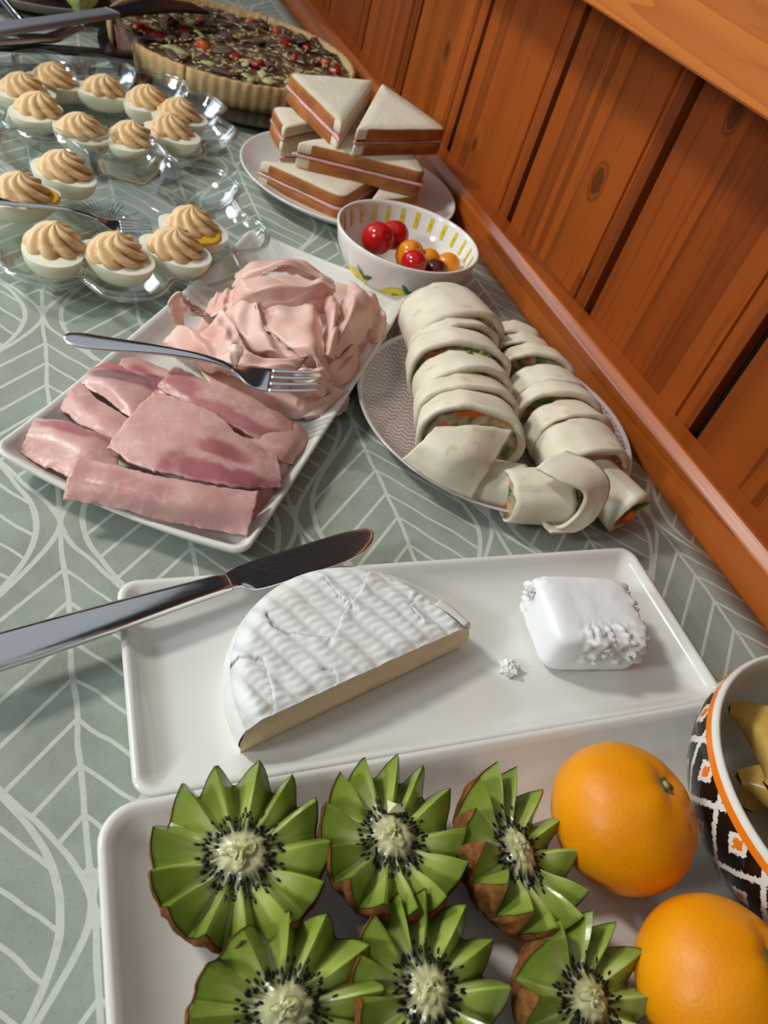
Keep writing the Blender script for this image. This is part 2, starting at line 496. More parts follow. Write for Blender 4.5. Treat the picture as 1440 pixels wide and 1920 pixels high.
# soft cheese, cut in half
vcol('rind', 0.62, 0.3, 0.25, 420, 0.0004, 0.25, (1, .9, .8), 0.06, 90)
vcol('paste', 0.42, 0.4, 0.12, 220, 0.0005, 0.3, (1, .8, .5), 0.08, 60)
def camembert():
    R, zb, zt = 0.0655, 0.0000, 0.0245
    t = thing('soft_cheese', 'half round of white rind soft cheese, cut side to the camera', 'cheese', (0.1340, 0.1715, 0.0058), (0, 0, 0.272))
    cracks = [[(-.008, .022), (.004, .033), (.02, .041), (.034, .052), (.043, .050), (.042, .044)],
              [(-.052, .001), (-.048, .010), (-.046, .018), (-.044, .026), (-.052, .033), (-.057, .031)],
              [(-.019, .001), (-.017, .007), (-.022, .012)], [(.041, .013), (.041, .024), (.045, .028)], [(-.03, .048), (-.031, .040), (-.026, .034), (-.014, .026), (-.008, .024)],
              [(.012, .034), (.008, .044), (.008, .056)], [(.041, .024), (.046, .025)], [(.053, .019), (.056, .016)]]
    def segd(p, a, b):
        ax, ay = b[0] - a[0], b[1] - a[1]
        L = ax * ax + ay * ay
        u = 0 if L == 0 else max(0, min(1, ((p[0] - a[0]) * ax + (p[1] - a[1]) * ay) / L))
        return hypot(p[0] - a[0] - u * ax, p[1] - a[1] - u * ay), (p[0] - a[0]) * ay - (p[1] - a[1]) * ax
    white = srgb(238, 240, 237); ridge = srgb(212, 213, 207); dk = srgb(138, 136, 126)
    NX, NY = 190, 80
    v, c = [], []
    for i in range(NX):
        a = pi * i / (NX - 1)
        x = -R * cos(a)
        ym = R * 0.985 * sin(a)
        for j in range(NY):
            y = ym * j / (NY - 1)
            rho = hypot(x, y) / R
            xs = x + 0.28 * (y - 0.02) + 0.0018 * nz(x * 60, y * 60)
            ph = xs / 0.0112
            rb = abs(sin(pi * ph))
            h = 0.0009 * rb ** 0.75 + 0.00020 * sin(y / 0.0042 * 2 * pi + 2 * sin(pi * ph)) * rb + 0.0006 * fbm(x * 70, y * 70, 2)
            fade = 1 - sstep(0.86, 1.0, rho)
            z = zt + (h - 0.0006) * fade - 0.0034 * sstep(0.86, 1.0, rho) ** 1.5
            z -= 0.0012 * (1 - sstep(0.0, 0.006, y))
            z -= 0.002 * sstep(0.02, 0.065, x)
            col = mixc(ridge, white, rb * 0.8 + 0.2)
            col = mixc(col, srgb(212, 206, 190), 0.35 * sstep(0.15, 0.5, fbm(x * 40 + 3, y * 40, 5)))
            dm = 1.0; sd = 0
            for poly in cracks:
                for q in range(len(poly) - 1):
                    jx = 0.0009 * nz(x * 260, y * 260, 4)
                    d, sg = segd((x + jx, y + jx), poly[q], poly[q + 1])
                    if d < dm: dm = d; sd = sg
            kf = 1 - sstep(0.0001, 0.00065, dm)
            z -= 0.0005 * kf
            z += 0.0007 * (1 - sstep(0.0003, 0.007, dm)) * (1 if sd > 0 else -0.2)
            col = mixc(col, dk, 0.6 * kf)
            v.append((x, y, z)); c.append(col)
    f = grid_faces(NX, NY)
    base = len(v)
    # rind round the side, a little bulged
    NS = 12
    for i in range(NX):
        a = pi * i / (NX - 1)
        top = v[i * NY + NY - 1]
        for k in range(NS):
            s = k / (NS - 1)
            bul = 1 + 0.035 * sin(pi * min(1, s * 1.15)) + 0.012 * fbm(a * 4, s * 3, 8) * s
            v.append((top[0] * bul, max(0, top[1]) * bul, lerp(top[2], zb, s)))
            c.append(mixc(white, ridge, 0.4 + 0.4 * fbm(a * 9, s * 5, 1)))
    f += grid_faces(NX, NS, off=base)
    mesh('rind', v, f, 'rind', t, True, c)
    # cut face
    pv, pc = [], []
    pale, deep = srgb(234, 218, 178), srgb(216, 192, 144)
    NK = 14
    for i in range(NX):
        top = v[i * NY]
        for k in range(NK):
            s = k / (NK - 1)
            bul = 1 + 0.035 * sin(pi * min(1, s * 1.15)) * sstep(0.8, 1.0, abs(top[0]) / R)
            x = top[0] * bul
            y = (0.0010 * fbm(x * 50, s * 3, 6) - 0.0012) * sin(pi * s)
            pv.append((x, y, lerp(top[2], zb, s)))
            pc.append(mixc(mixc(pale, deep, 0.3 + 0.4 * fbm(x * 40, s * 2, 3)), srgb(232, 226, 208), 1 - sstep(0.0, 0.09, s)))
    mesh('paste', pv, [q[::-1] for q in grid_faces(NX, NK)], 'paste', t, True, pc)
    # torn flap of rind at the pointed end
    r = [[Vector((0.0540, 0.0180, 0.0232)), Vector((0.0580, 0.010, 0.0226)), Vector((0.0620, 0.0005, 0.0212))],
         [Vector((0.0575, 0.0188, 0.0236)), Vector((0.0612, 0.0105, 0.0234)), Vector((0.0642, 0.0003, 0.0222))],
         [Vector((0.0612, 0.0196, 0.0195)), Vector((0.0646, 0.0108, 0.0185)), Vector((0.0662, 0.0, 0.0165))]]
    sheet('rind_flap', r, 'rind', t, lambda u, w, p: srgb(226, 222, 212), 0.0012, 14, 8, 0.0006, 0.0002, 1, False)
camembert()

vcol('fresh_cheese', 0.45, 0.4, 0.15, 600, 0.0003, 0.35, (1, .9, .8), 0.03, 90)
def rough_lump(name, parent, size, loc, rot, rough, nseg=36, power=3.2, seed=0.0, base=0.12, mat='fresh_cheese', col=srgb(246, 248, 248)):
    """superellipsoid block; rough(n) -> 0..1 tells where the surface is torn"""
    v, c = [], []
    nu, nv = nseg * 2, nseg
    for i in range(nv + 1):
        th = pi * i / nv
        for k in range(nu):
            ph = 2 * pi * k / nu
            d = Vector((sin(th) * cos(ph), sin(th) * sin(ph), cos(th)))
            m = (abs(d.x) ** power + abs(d.y) ** power + abs(d.z) ** power) ** (-1 / power)
            p = d * m
            w = rough(d, p)
            q = Vector((p.x * size[0], p.y * size[1], p.z * size[2]))
            s = 130 if max(size) > 0.01 else 420
            dis = base * 0.004 * fbm(q.x * 60 + seed, q.y * 60, q.z * 60) + w * min(0.0034, max(size) * 0.45) * (abs(fbm(q.x * s + seed, q.y * s, q.z * s, 4)) * 1.6 - 0.25)
            q += d * dis
            v.append(q); c.append(mixc(col, srgb(226, 224, 214), 0.35 * w))
    f = []
    for i in range(nv):
        for k in range(nu):
            a = i * nu + k; b = i * nu + (k + 1) % nu
            f.append((a, a + nu, b + nu, b))
    o = mesh(name, v, f, mat, parent, True, c, loc)
    o.rotation_euler = rot
    return o
t = thing('fresh_cheese', 'crumbly chunk of bright white fresh cheese', 'cheese', (0.2705, 0.1840, 0.0055), (0, 0, -0.16))
def rgh(d, p):
    front = sstep(0.3, 0.8, -p.y) * sstep(-0.35, 0.1, p.z) * sstep(-0.7, -0.1, p.x)
    rightside = sstep(0.8, 0.98, p.x) * 0.9
    leftback = sstep(0.6, 0.95, -p.x) * sstep(0.2, 0.8, p.y) * 0.9
    return min(1.0, front * 1.3 + rightside + leftback)
o = rough_lump('block', t, (0.0300, 0.0240, 0.0150), (0, 0, 0.0150), (0.0, 0.03, 0), rgh, 80, 6.5, 1.0)
for k in range(14):
    a = rnd.uniform(0, 1)
    x, y = (0.031 + rnd.uniform(-.002, .001), rnd.uniform(-.020, .012)) if k % 2 else (rnd.uniform(-.008, .028), -0.0245 + rnd.uniform(-.001, .0005))
    rough_lump('crumb', t, [rnd.uniform(.0009, .0020), rnd.uniform(.0012, .0026), rnd.uniform(.0008, .0016)], (x, y, rnd.uniform(.012, .026)), (0, 0, a), lambda d, p: 1.0, 10, 2.2, k * 3.0)
for k in range(6):
    rough_lump('crumb', t, [rnd.uniform(.002, .0040), rnd.uniform(.002, .0034), rnd.uniform(.0015, .0026)], (-0.029 + rnd.uniform(-.003, .004), 0.019 + rnd.uniform(-.005, .005), rnd.uniform(.020, .027)), (0, 0, k), lambda d, p: 1.0, 10, 2.2, k * 5.0)
o = rough_lump('cheese_crumb', None, (0.0044, 0.0050, 0.0030), (G(955, 1250, 0.008).x, G(955, 1250, 0.008).y, 0.0075), (0, 0, 0.4), lambda d, p: 1.0, 22, 2.2, 9.0)
tag(o, 'small stray crumb of white cheese lying between the two cheeses', 'crumb')

# ---------------------------------------------------------------- cutlery
def place_on(t, p0, p1, roll=0.0):
    """local +x from p0 to p1, local z roughly up"""
    d = (p1 - p0).normalized()
    side = Vector((0, 0, 1)).cross(d).normalized()
    up = d.cross(side)
    if roll:
        q = Matrix.Rotation(roll, 3, d); side = q @ side; up = q @ up
    t.matrix_world = Matrix(((d.x, side.x, up.x, p0.x), (d.y, side.y, up.y, p0.y), (d.z, side.z, up.z, p0.z), (0, 0, 0, 1)))

def ribbon_solid(name, stations, mat, parent, n=12):
    """stations: (x, y centre, z, half width, half thickness); elliptical-ish section"""
    v = []
    for x, y, z, w, h in stations:
        for k in range(n):
            a = 2 * pi * k / n
            ca, sa = cos(a), sin(a)
            v.append((x, y + w * (abs(ca) ** 0.7) * (1 if ca > 0 else -1), z + h * (abs(sa) ** 0.8) * (1 if sa > 0 else -1)))
    f = grid_faces(len(stations), n, False, True)
    f.append(tuple(range(n))); f.append(tuple(range(len(stations) * n - 1, len(stations) * n - n - 1, -1)))
    return mesh(name, v, f, mat, parent, True)

def smooth_st(keys, n):
    pts = [Vector((k[0], k[1], k[2])) for k in keys]; wh = [Vector((k[3], k[4], 0)) for k in keys]
    r = []
    for i in range(n):
        p = catmull(pts, i / (n - 1)); q = catmull(wh, i / (n - 1))
        r.append((p.x, p.y, p.z, max(q.x, 1e-4), max(q.y, 1e-4)))
    return r

def fork(name, label, p0, p1, L=0.178, roll=0.0, group='forks on the buffet'):
    t = thing(name, label, 'fork', group=group)
    s = (p1 - p0).length / L
    st = smooth_st([(0.0, 0, 0.0, 0.0014, 0.0008), (0.003, 0, 0, 0.0058, 0.0012), (0.014, 0, 0.0, 0.0086, 0.0014), (0.035, 0, 0.0012, 0.0074, 0.0016),
                    (0.062, 0, 0.003, 0.0050, 0.0018), (0.090, 0, 0.0032, 0.0036, 0.0020), (0.108, 0, 0.0010, 0.0030, 0.0018), (0.117, 0, -0.0015, 0.0036, 0.0015)], 40)
    ribbon_solid('handle', [(a * s, b * s, c * s, d * s, e * s) for a, b, c, d, e in st], 'steel', t)
    st = smooth_st([(0.115, 0, -0.001, 0.0034, 0.0015), (0.121, 0, -0.003, 0.0065, 0.0011), (0.128, 0, -0.0050, 0.0118, 0.0009), (0.136, 0, -0.0062, 0.0134, 0.0008), (0.143, 0, -0.0058, 0.0135, 0.0008)], 18)
    ribbon_solid('head', [(a * s, b * s, c * s, d * s, e * s) for a, b, c, d, e in st], 'steel', t)
    for k in range(4):
        y = (k - 1.5) * 0.0074
        st = smooth_st([(0.1425, y, -0.0058, 0.0027, 0.0008), (0.152, y * .98, -0.0048, 0.0020, 0.0009), (0.166, y * .95, -0.0020, 0.0016, 0.0008), (0.178, y * .92, 0.0012, 0.0006, 0.0005)], 14)
        ribbon_solid('tine', [(a * s, b * s, c * s, d * s, e * s) for a, b, c, d, e in st], 'steel', t, 8)
    place_on(t, p0, p1, roll)
    return t

def knife():
    t = thing('table_knife', 'polished steel table knife resting across the cheese plate rim', 'knife')
    p0 = G(0, 1222, 0.0215); p1 = G(706, 1006, 0.0185)
    d = (p1 - p0).normalized(); p0 = p0 - d * 0.022
    L = (p1 - p0).length
    hb = 0.130
    st = smooth_st([(0, 0, 0, 0.0055, 0.0030), (0.004, 0, 0, 0.0088, 0.0038), (0.03, 0, 0, 0.0090, 0.0040), (0.07, 0, 0, 0.0078, 0.0040), (0.105, 0, 0, 0.0062, 0.0040), (0.122, 0, 0, 0.0056, 0.0036), (hb, 0.0002, 0, 0.0054, 0.0022)], 40)
    ribbon_solid('handle', st, 'steel', t, 20)
    keys = [(hb - 0.001, 0.0002, 0, 0.0052, 0.0021), (hb + 0.005, 0.0010, 0, 0.0062, 0.0014), (hb + 0.012, -0.0010, 0, 0.0088, 0.0011), (hb + 0.03, -0.0012, 0, 0.0094, 0.0009), (L - 0.03, -0.0006, 0, 0.0094, 0.0007),
            (L - 0.014, 0.0006, 0, 0.0080, 0.0006), (L - 0.004, 0.0026, 0, 0.0048, 0.0005), (L, 0.0040, 0, 0.0010, 0.0004)]
    ribbon_solid('blade', smooth_st(keys, 48), 'steel', t, 12)
    place_on(t, p0, p1, 0.10)
knife()

# ---------------------------------------------------------------- fruit plate
PROF_DEEP = [(0.026, 0.0), (0.020, 0.0006), (0.007, 0.0125), (0.002, 0.0180), (0.0003, 0.0200), (0.0003, 0.0212), (0.0016, 0.0222), (0.0034, 0.0218), (0.0060, 0.0195),
             (0.0120, 0.0140), (0.0180, 0.0098), (0.025, 0.0078), (0.034, 0.0070), (0.05, 0.0068)]
rect_plate('serving_plate', 'large white plate with kiwis and mandarins in the foreground', 0.200, 0.098, 0.016, PROF_DEEP, (0.2045, 0.0310, 0), -0.036, 'china_cream')
FLOOR_K = 0.0070

vcol('kiwi_flesh', 0.22, 0.5, 0.25, 260, 0.0006, 0.25, (.5, 1, .3), 0.10, 180)
simple('kiwi_seed', srgb(22, 18, 16), 0.25, 0.5)
def kskin():
    g = NT('kiwi_skin'); co = g.coords()
    f = g.noise(co, 160, 5, 0.7)
    c = g.ramp(f, [(0.3, srgb(92, 54, 26)), (0.6, srgb(150, 98, 48)), (0.8, srgb(176, 128, 72))])
    M['kiwi_skin'] = g.fin(c, 0.85, 0.2, g.bump(g.noise(co, 900, 4, 0.7), 0.8, 0.0014))
kskin()
simple('flake', srgb(214, 212, 168), 0.4, 0.4)
def kiwi(label, cx, cy, rx, ry, ntooth, ph0, zc, tilt, seed, tall=0.0280, amp=0.0100, streaks=1.0):
    rr = random.Random(seed)
    t = thing('half_kiwi', label, 'kiwi', (cx, cy, zc), tilt, 'zigzag cut kiwi halves')
    NT_, NR = ntooth * 10, 26
    def tri(a):
        x = (a * ntooth / (2 * pi)) % 1.0
        return 1 - 4 * abs(x - 0.5)      # -1 valley .. +1 tip
    offs = [rr.uniform(-0.35, 0.35) for _ in range(ntooth)]
    def tooth(a):
        a = a + 0.05 * sin(2 * a + seed) + 0.035 * sin(5 * a + seed * 2)
        k = int((a * ntooth / (2 * pi)) % ntooth)
        return tri(a) * (1 + 0.25 * offs[k])
    white = srgb(206, 204, 156); green = srgb(122, 144, 50); light = srgb(168, 182, 88); dark = srgb(58, 70, 28); rim = srgb(86, 108, 34)
    def sur(r, a):
        e = tooth(a)
        z = amp * (r ** 1.25) * (e * 0.95 - 0.05) * sstep(0.10, 0.7, r)
        z += 0.0016 * (1 - sstep(0.0, 0.30, r)) - 0.0022 * sstep(0.20, 0.40, r) * (1 - sstep(0.45, 0.85, r))
        z += 0.0010 * (1 - sstep(0.05, 0.4, r)) * nz(6 * r * cos(a) + seed, 6 * r * sin(a)) * 2
        rad = r * (1 - 0.055 * sstep(-0.3, 0.9, -e) * sstep(.6, 1, r))
        return rad * rx * cos(a), rad * ry * sin(a), z
    v, c = [], []
    for i in range(NR):
        r = (i / (NR - 1))
        for k in range(NT_):
            a = 2 * pi * k / NT_
            aa = a + ph0
            x, y, z = sur(r, aa)
            v.append((x, y, z))
            st = nz(cos(a) * 9 + seed, sin(a) * 9, r * 0.8) * streaks
            st2 = nz(cos(a) * 26 + seed, sin(a) * 26, r * 0.6)
            cr = 0.25 + 0.05 * nz(cos(a) * 2 + seed, sin(a) * 2)
            col = mixc(white, dark, sstep(cr - 0.07, cr + 0.08, r))
            mid = mixc(dark, light, sstep(cr + 0.08, cr + 0.30, r + 0.10 * st))
            if r > cr + 0.08: col = mid
            col = mixc(col, green, sstep(0.55, 0.92, r) * 0.75)
            # pale rays from the core
            ray = sstep(0.02, 0.34, st2) * (1 - sstep(0.45, 0.86, r)) * sstep(0.15, 0.3, r)
            col = mixc(col, white, ray * 0.75)
            col = mixc(col, rim, sstep(0.955, 1.0, r) * 0.8)
            c.append(col)
    f = []
    for i in range(NR - 1):
        for k in range(NT_):
            a = i * NT_ + k; b = i * NT_ + (k + 1) % NT_
            f.append((a, a + NT_, b + NT_, b))
    fl = mesh('flesh', v, f, 'kiwi_flesh', t, False, c)
    # skin
    sv = []
    NS = 12
    for i in range(NS):
        s = i / (NS - 1)
        for k in range(NT_):
            a = 2 * pi * k / NT_ + ph0
            x, y, z = sur(1.0, a)
            if i == 0: sv.append((x * 1.012, y * 1.012, z + 0.0001)); continue
            q = s * pi / 2
            zz = lerp(z, 0, min(1, s * 2.2)) - tall * sin(q) ** 1.15
            rad = max(0.0, cos(q)) ** 0.72 * (1.0 + 0.035 * sin(pi * min(1, s * 2.5)))
            sv.append((x * 1.012 * rad, y * 1.012 * rad, zz))
    mesh('skin', sv, [q[::-1] for q in [(i * NT_ + k, (i + 1) * NT_ + k, (i + 1) * NT_ + (k + 1) % NT_, i * NT_ + (k + 1) % NT_) for i in range(NS - 1) for k in range(NT_)]][::1], 'kiwi_skin', t, True)
    # seeds
    sv, sf = [], []
    for q in range(120):
        a = 2 * pi * (q + rr.uniform(-.4, .4)) / 120
        r = rr.uniform(0.27, 0.47) if q % 4 else rr.uniform(0.40, 0.54)
        x, y, z = sur(r, a)
        L, w = 0.00135 * rr.uniform(.8, 1.15), 0.00062
        d = Vector((cos(a) * rx, sin(a) * ry, 0)).normalized(); s = Vector((-d.y, d.x, 0))
        b = len(sv); p = Vector((x, y, z + 0.0002))
        ring = []
        for (u, rad) in ((-1, 0.0), (-.6, .75), (0.15, 1.0), (.7, .65), (1.0, 0.0)):
            for m in range(6):
                an = 2 * pi * m / 6
                sv.append(p + d * (u * L) + s * (cos(an) * rad * w) + Vector((0, 0, sin(an) * rad * w * .8)))
        sf += grid_faces(5, 6, False, True, b)
    so = mesh('seeds', sv, sf, 'kiwi_seed', t, True)
    so['kind'] = 'stuff'
    # pale core, lumpy where the cut tore it
    cv, cc = [], []
    n1, n2 = 9, 22
    for i in range(n1):
        q = pi / 2 * i / (n1 - 1)
        for k in range(n2):
            a = 2 * pi * k / n2
            rad = sin(q) * 0.145 * (1 + 0.8 * nz(cos(a) * 1.3 + seed, sin(a) * 1.3, 4) + 0.4 * nz(cos(a) * 4 + seed, sin(a) * 4, q * 2))
            cv.append((rad * rx * cos(a) * 1.15, rad * ry * sin(a) * 0.95, 0.0006 + 0.0022 * cos(q) * (1 + 1.2 * nz(cos(a) * 1.5, sin(a) * 1.5, q * 3 + seed)) + 0.0008 * nz(cos(a) * 6, sin(a) * 6, q * 9 + seed)))
            cc.append(mixc(srgb(214, 208, 160), srgb(176, 182, 116), 0.5 + nz(cos(a) * 4 + seed, sin(a) * 4, q)))
    mesh('core', cv, [q[::-1] for q in grid_faces(n1, n2, False, True)], 'kiwi_flesh', t, True, cc)
    return t

kz = 0.0355
def kc(px, py, z=kz): p = G(px, py, z); return p.x, p.y
x, y = kc(452, 1598); kiwi('zigzag cut kiwi half at the left end of the back row, plate corner beside it', x, y, 0.0325, 0.0325, 13, 0.1, kz, (-0.06, -0.03, 0), 11)
x, y = kc(737, 1566); kiwi('zigzag cut kiwi half in the middle of the back row, core flake on it', x, y, 0.0285, 0.0315, 13, 0.3, kz, (-0.10, 0.03, 0), 23)
fk = [q for q in bpy.data.objects if str(q.get('label', '')).endswith('core flake on it')][0]
fo = mesh('core_flake', [(0, 0, 0), (0.0075, -0.0012, 0.0006), (0.0062, 0.0018, 0.0012), (0.0012, 0.0048, 0.0016), (0.0036, 0.0014, 0.0034)], [(0, 1, 4), (1, 2, 4), (2, 3, 4), (3, 0, 4), (3, 2, 1, 0)], 'flake', fk, False, None, (0.0005, 0.0085, 0.0015))
x, y = kc(974, 1592); kiwi('zigzag cut kiwi half leaning against the mandarin by the cheese plate', x, y, 0.0245, 0.0335, 13, 0.0, kz + 0.001, (-0.04, 0.28, -0.06), 37)
x, y = kc(536, 1892); kiwi('zigzag cut kiwi half lowest at the left, cut off by the bottom edge', x, y, 0.0325, 0.0275, 12, 0.2, kz, (0.12, 0.0, 0.1), 41)
x, y = kc(806, 1856); kiwi('zigzag cut bright green kiwi half in the middle of the front row', x, y, 0.0270, 0.0310, 13, 0.0, kz, (0.0, 0.04, 0), 59)
x, y = kc(1108, 1872); kiwi('zigzag cut kiwi half next to the lower mandarin', x, y, 0.0285, 0.0270, 12, 0.15, kz, (0.08, 0.20, 0), 67)

def mandmat():
    g = NT('mandarin_peel'); co = g.coords()
    v = g.n('ShaderNodeTexVoronoi'); g.link(co, v.inputs['Vector']); v.inputs['Scale'].default_value = 620
    c = g.ramp(g.noise(co, 28, 3), [(0.3, srgb(226, 136, 3)), (0.7, srgb(242, 160, 6))])
    c = g.mix(g.math('MULTIPLY', g.math('LESS_THAN', v.outputs['Distance'], 0.22), 0.25), c, srgb(206, 100, 6))
    h = g.math('ADD', g.math('MULTIPLY', v.outputs['Distance'], 0.6), g.math('MULTIPLY', g.noise(co, 90, 3), 1.2))
    M['mandarin_peel'] = g.fin(c, 0.42, 0.35, g.bump(h, 0.20, 0.0006), 0.0, 0.15, (1, .45, .1))
mandmat()
simple('calyx_green', srgb(110, 112, 48), 0.7, 0.3, bump=0.5, bscale=900)
simple('calyx_pale', srgb(170, 164, 130), 0.7, 0.3)
def mandarin(label, loc, R, flat, tilt, rotz, seed):
    t = thing('mandarin', label, 'mandarin', loc, (0, 0, 0), 'mandarins on the fruit plate')
    t.rotation_euler = (tilt[0], tilt[1], rotz)
    v = []
    nv, nu = 48, 72
    def rad(th, ph):
        r = 1 - 0.05 * math.exp(-(th / 0.20) ** 2) * 2.2 - 0.10 * math.exp(-((pi - th) / 0.3) ** 2)
        r += 0.010 * cos(5 * ph + seed) * math.exp(-((th - 0.35) / 0.3) ** 2) + 0.012 * nz(2 * sin(th) * cos(ph) + seed, 2 * sin(th) * sin(ph), 2 * cos(th))
        return r
    for i in range(nv + 1):
        th = pi * i / nv
        for k in range(nu):
            ph = 2 * pi * k / nu
            r = rad(th, ph) * R
            v.append((r * sin(th) * cos(ph), r * sin(th) * sin(ph), r * cos(th) * flat))
    f = [(i * nu + k, (i + 1) * nu + k, (i + 1) * nu + (k + 1) % nu, i * nu + (k + 1) % nu) for i in range(nv) for k in range(nu)]
    mesh('peel', v, f, 'mandarin_peel', t, True)
    zt = R * flat * 0.885
    cv = []
    n = 30
    for rr_, zz in ((0.0, 0.0021), (0.0015, 0.0020), (0.0019, 0.0006)):
        for k in range(n):
            a = 2 * pi * k / n; cv.append((rr_ * cos(a), rr_ * sin(a), zz + zt))
    mesh('stem_scar', cv, grid_faces(3, n, False, True), 'calyx_pale', t, True)
    cv = []
    for j, (rr_, zz) in enumerate(((0.0014, 0.0012), (0.0032, 0.0014), (0.0050, 0.0009), (0.0052, -0.0008))):
        for k in range(n):
            a = 2 * pi * k / n; s = 1 + (0.30 * cos(5 * a + seed) if j > 0 else 0)
            cv.append((rr_ * s * cos(a), rr_ * s * sin(a), zz + zt))
    mesh('calyx', cv, grid_faces(4, n, False, True), 'calyx_green', t, True)
mp = G(1168, 1530, 0.0355)
mandarin('bright orange mandarin behind its twin, between kiwi and patterned bowl', (mp.x, mp.y, 0.0350), 0.0322, 0.89, (-0.03, 0.36), 0.0, 1.0)
mp = G(1344, 1846, 0.0350)
mandarin('bright orange mandarin cut off by the bottom right edge', (mp.x, mp.y, 0.0350), 0.0322, 0.89, (0.02, 0.34), 0.0, 2.4)

# ---------------------------------------------------------------- patterned bowl with apple
def pattern_bowl():
    g = NT('ikat_glaze'); co = g.coords('Object')
    s = g.n('ShaderNodeSeparateXYZ'); g.link(co, s.inputs[0])
    ph = g.math('ARCTAN2', s.outputs[1], s.outputs[0])
    jag = g.math('MULTIPLY', g.math('SUBTRACT', g.noise(co, 700, 2), 0.5), 0.14)
    a = g.math('ADD', g.math('MULTIPLY', ph, 15 / (2 * pi)), jag)
    b = g.math('DIVIDE', g.math('SUBTRACT', s.outputs[2], 0.004), 0.0235)
    u = g.math('ADD', a, g.math('MULTIPLY', b, 0.5)); v = g.math('SUBTRACT', a, g.math('MULTIPLY', b, 0.5))
    du = g.math('ABSOLUTE', g.math('SUBTRACT', g.math('FRACT', u), 0.5)); dv = g.math('ABSOLUTE', g.math('SUBTRACT', g.math('FRACT', v), 0.5))
    line = g.math('GREATER_THAN', g.math('MAXIMUM', du, dv), 0.445)
    dmx = g.math('MAXIMUM', du, dv)
    wh = g.math('LESS_THAN', dmx, 0.17); org = g.math('LESS_THAN', dmx, 0.085)
    white, orange, black = srgb(226, 222, 212), srgb(232, 122, 24), srgb(20, 17, 16)
    c = g.mix(g.math('MAXIMUM', line, wh), black, white)
    c = g.mix(org, c, orange)
    c = g.mix(g.math('GREATER_THAN', s.outputs[2], 0.0545), c, orange)
    c = g.mix(g.math('GREATER_THAN', s.outputs[2], 0.0580), c, white)
    M['ikat'] = g.fin(c, 0.10, 0.5)
    cx, cy = 0.3235, 0.0485
    t = thing('bowl', 'black and white diamond patterned bowl with an orange band', 'bowl', (cx, cy, FLOOR_K))
    out = [(0.0, 0.001), (0.034, 0.001), (0.038, 0.0), (0.041, 0.0015), (0.050, 0.006), (0.062, 0.016), (0.070, 0.028), (0.0745, 0.040), (0.0756, 0.048), (0.0752, 0.055), (0.0744, 0.0585), (0.0738, 0.0600)]
    v, f = lathe(out, 96); mesh('outer_wall', v, f, 'ikat', t)
    inn = [(0.0738, 0.0600), (0.0728, 0.0607), (0.0716, 0.0602), (0.0712, 0.058), (0.0716, 0.045), (0.066, 0.027), (0.055, 0.014), (0.03, 0.008), (0.0, 0.0075)]
    v, f = lathe(inn, 96); mesh('inner_wall', v, f, 'china_cream', t)
    return cx, cy
bcx, bcy = pattern_bowl()
vcol('apple_flesh', 0.28, 0.5, 0.15, 200, 0.0005, 0.35, (1, .7, .3), 0.15, 90)
vcol('apple_skin', 0.3, 0.5, 0.0, 100, 0, None, None, 0.15, 60)
simple('core_brown', srgb(70, 44, 20), 0.6)
def apple_wedge(label, loc, rot, R, width, seed, core=False):
    t = thing('apple_wedge', label, 'apple', loc, rot, 'apple wedges in the patterned bowl')
    nth, nph = 22, 12
    v, c = [], []
    for i in range(nth):
        th = pi * (0.04 + 0.92 * i / (nth - 1))
        for k in range(nph):
            ph = width * (k / (nph - 1) - 0.5)
            r = R * (0.94 + 0.06 * sin(th) ** 2)
            v.append((r * sin(th) * cos(ph) - R * 0.45, r * sin(th) * sin(ph), r * cos(th)))
            c.append(mixc(srgb(176, 158, 66), srgb(150, 150, 52), 0.5 + fbm(th * 4, ph * 4, seed)))
    mesh('skin', v, grid_faces(nth, nph), 'apple_skin', t, True, c)
    v, c = [], []
    for side in (0, nph - 1):
        for i in range(nth):
            th = pi * (0.04 + 0.92 * i / (nth - 1)); ph = width * (side / (nph - 1) - 0.5)
            r = R * (0.94 + 0.06 * sin(th) ** 2)
            core_r = R * 0.30 * sin(th) ** 0.5
            for k in range(6):
                rr_ = lerp(core_r, r, k / 5)
                v.append((rr_ * sin(th) * cos(ph) - R * 0.45, rr_ * sin(th) * sin(ph), lerp(rr_ * cos(th), r * cos(th), 0.7)))
                c.append(mixc(srgb(214, 182, 96), srgb(190, 150, 66), 0.4 + 0.6 * fbm(th * 5 + seed, k * .5, side)))
    f = [q[::-1] for q in grid_faces(nth, 6)] + grid_faces(nth, 6, off=nth * 6)
    f += [(i * 6, (i + 1) * 6, nth * 6 + (i + 1) * 6, nth * 6 + i * 6) for i in range(nth - 1)]
    mesh('flesh', v, f, 'apple_flesh', t, True, c)
    if core:
        mesh('core_scale', *lathe([(0.0, 0.0055), (0.0016, 0.003), (0.0022, 0.0), (0.0012, -0.003), (0, -0.004)], 12), 'core_brown', t, True, None, (-R * .10, 0.0085, 0.004))
HP = pi / 2
apple_wedge('yellow apple wedge at the back inside the patterned bowl', (bcx - 0.018, bcy + 0.033, 0.0490), (HP - 0.30, 0.0, -0.5), 0.033, 1.0, 1.0)
apple_wedge('pale apple wedge with a dark core scale in the patterned bowl', (bcx - 0.026, bcy + 0.003, 0.0490), (HP - 0.42, 0.0, -0.15), 0.033, 1.0, 5.0, True)
apple_wedge('yellow apple wedge at the near side inside the patterned bowl', (bcx - 0.018, bcy - 0.029, 0.0480), (HP - 0.36, 0.1, 0.35), 0.032, 1.0, 9.0)
apple_wedge('yellow apple wedge at the wall side of the patterned bowl', (bcx + 0.024, bcy + 0.004, 0.0480), (HP - 0.40, 0.0, 0.1), 0.033, 1.0, 14.0)
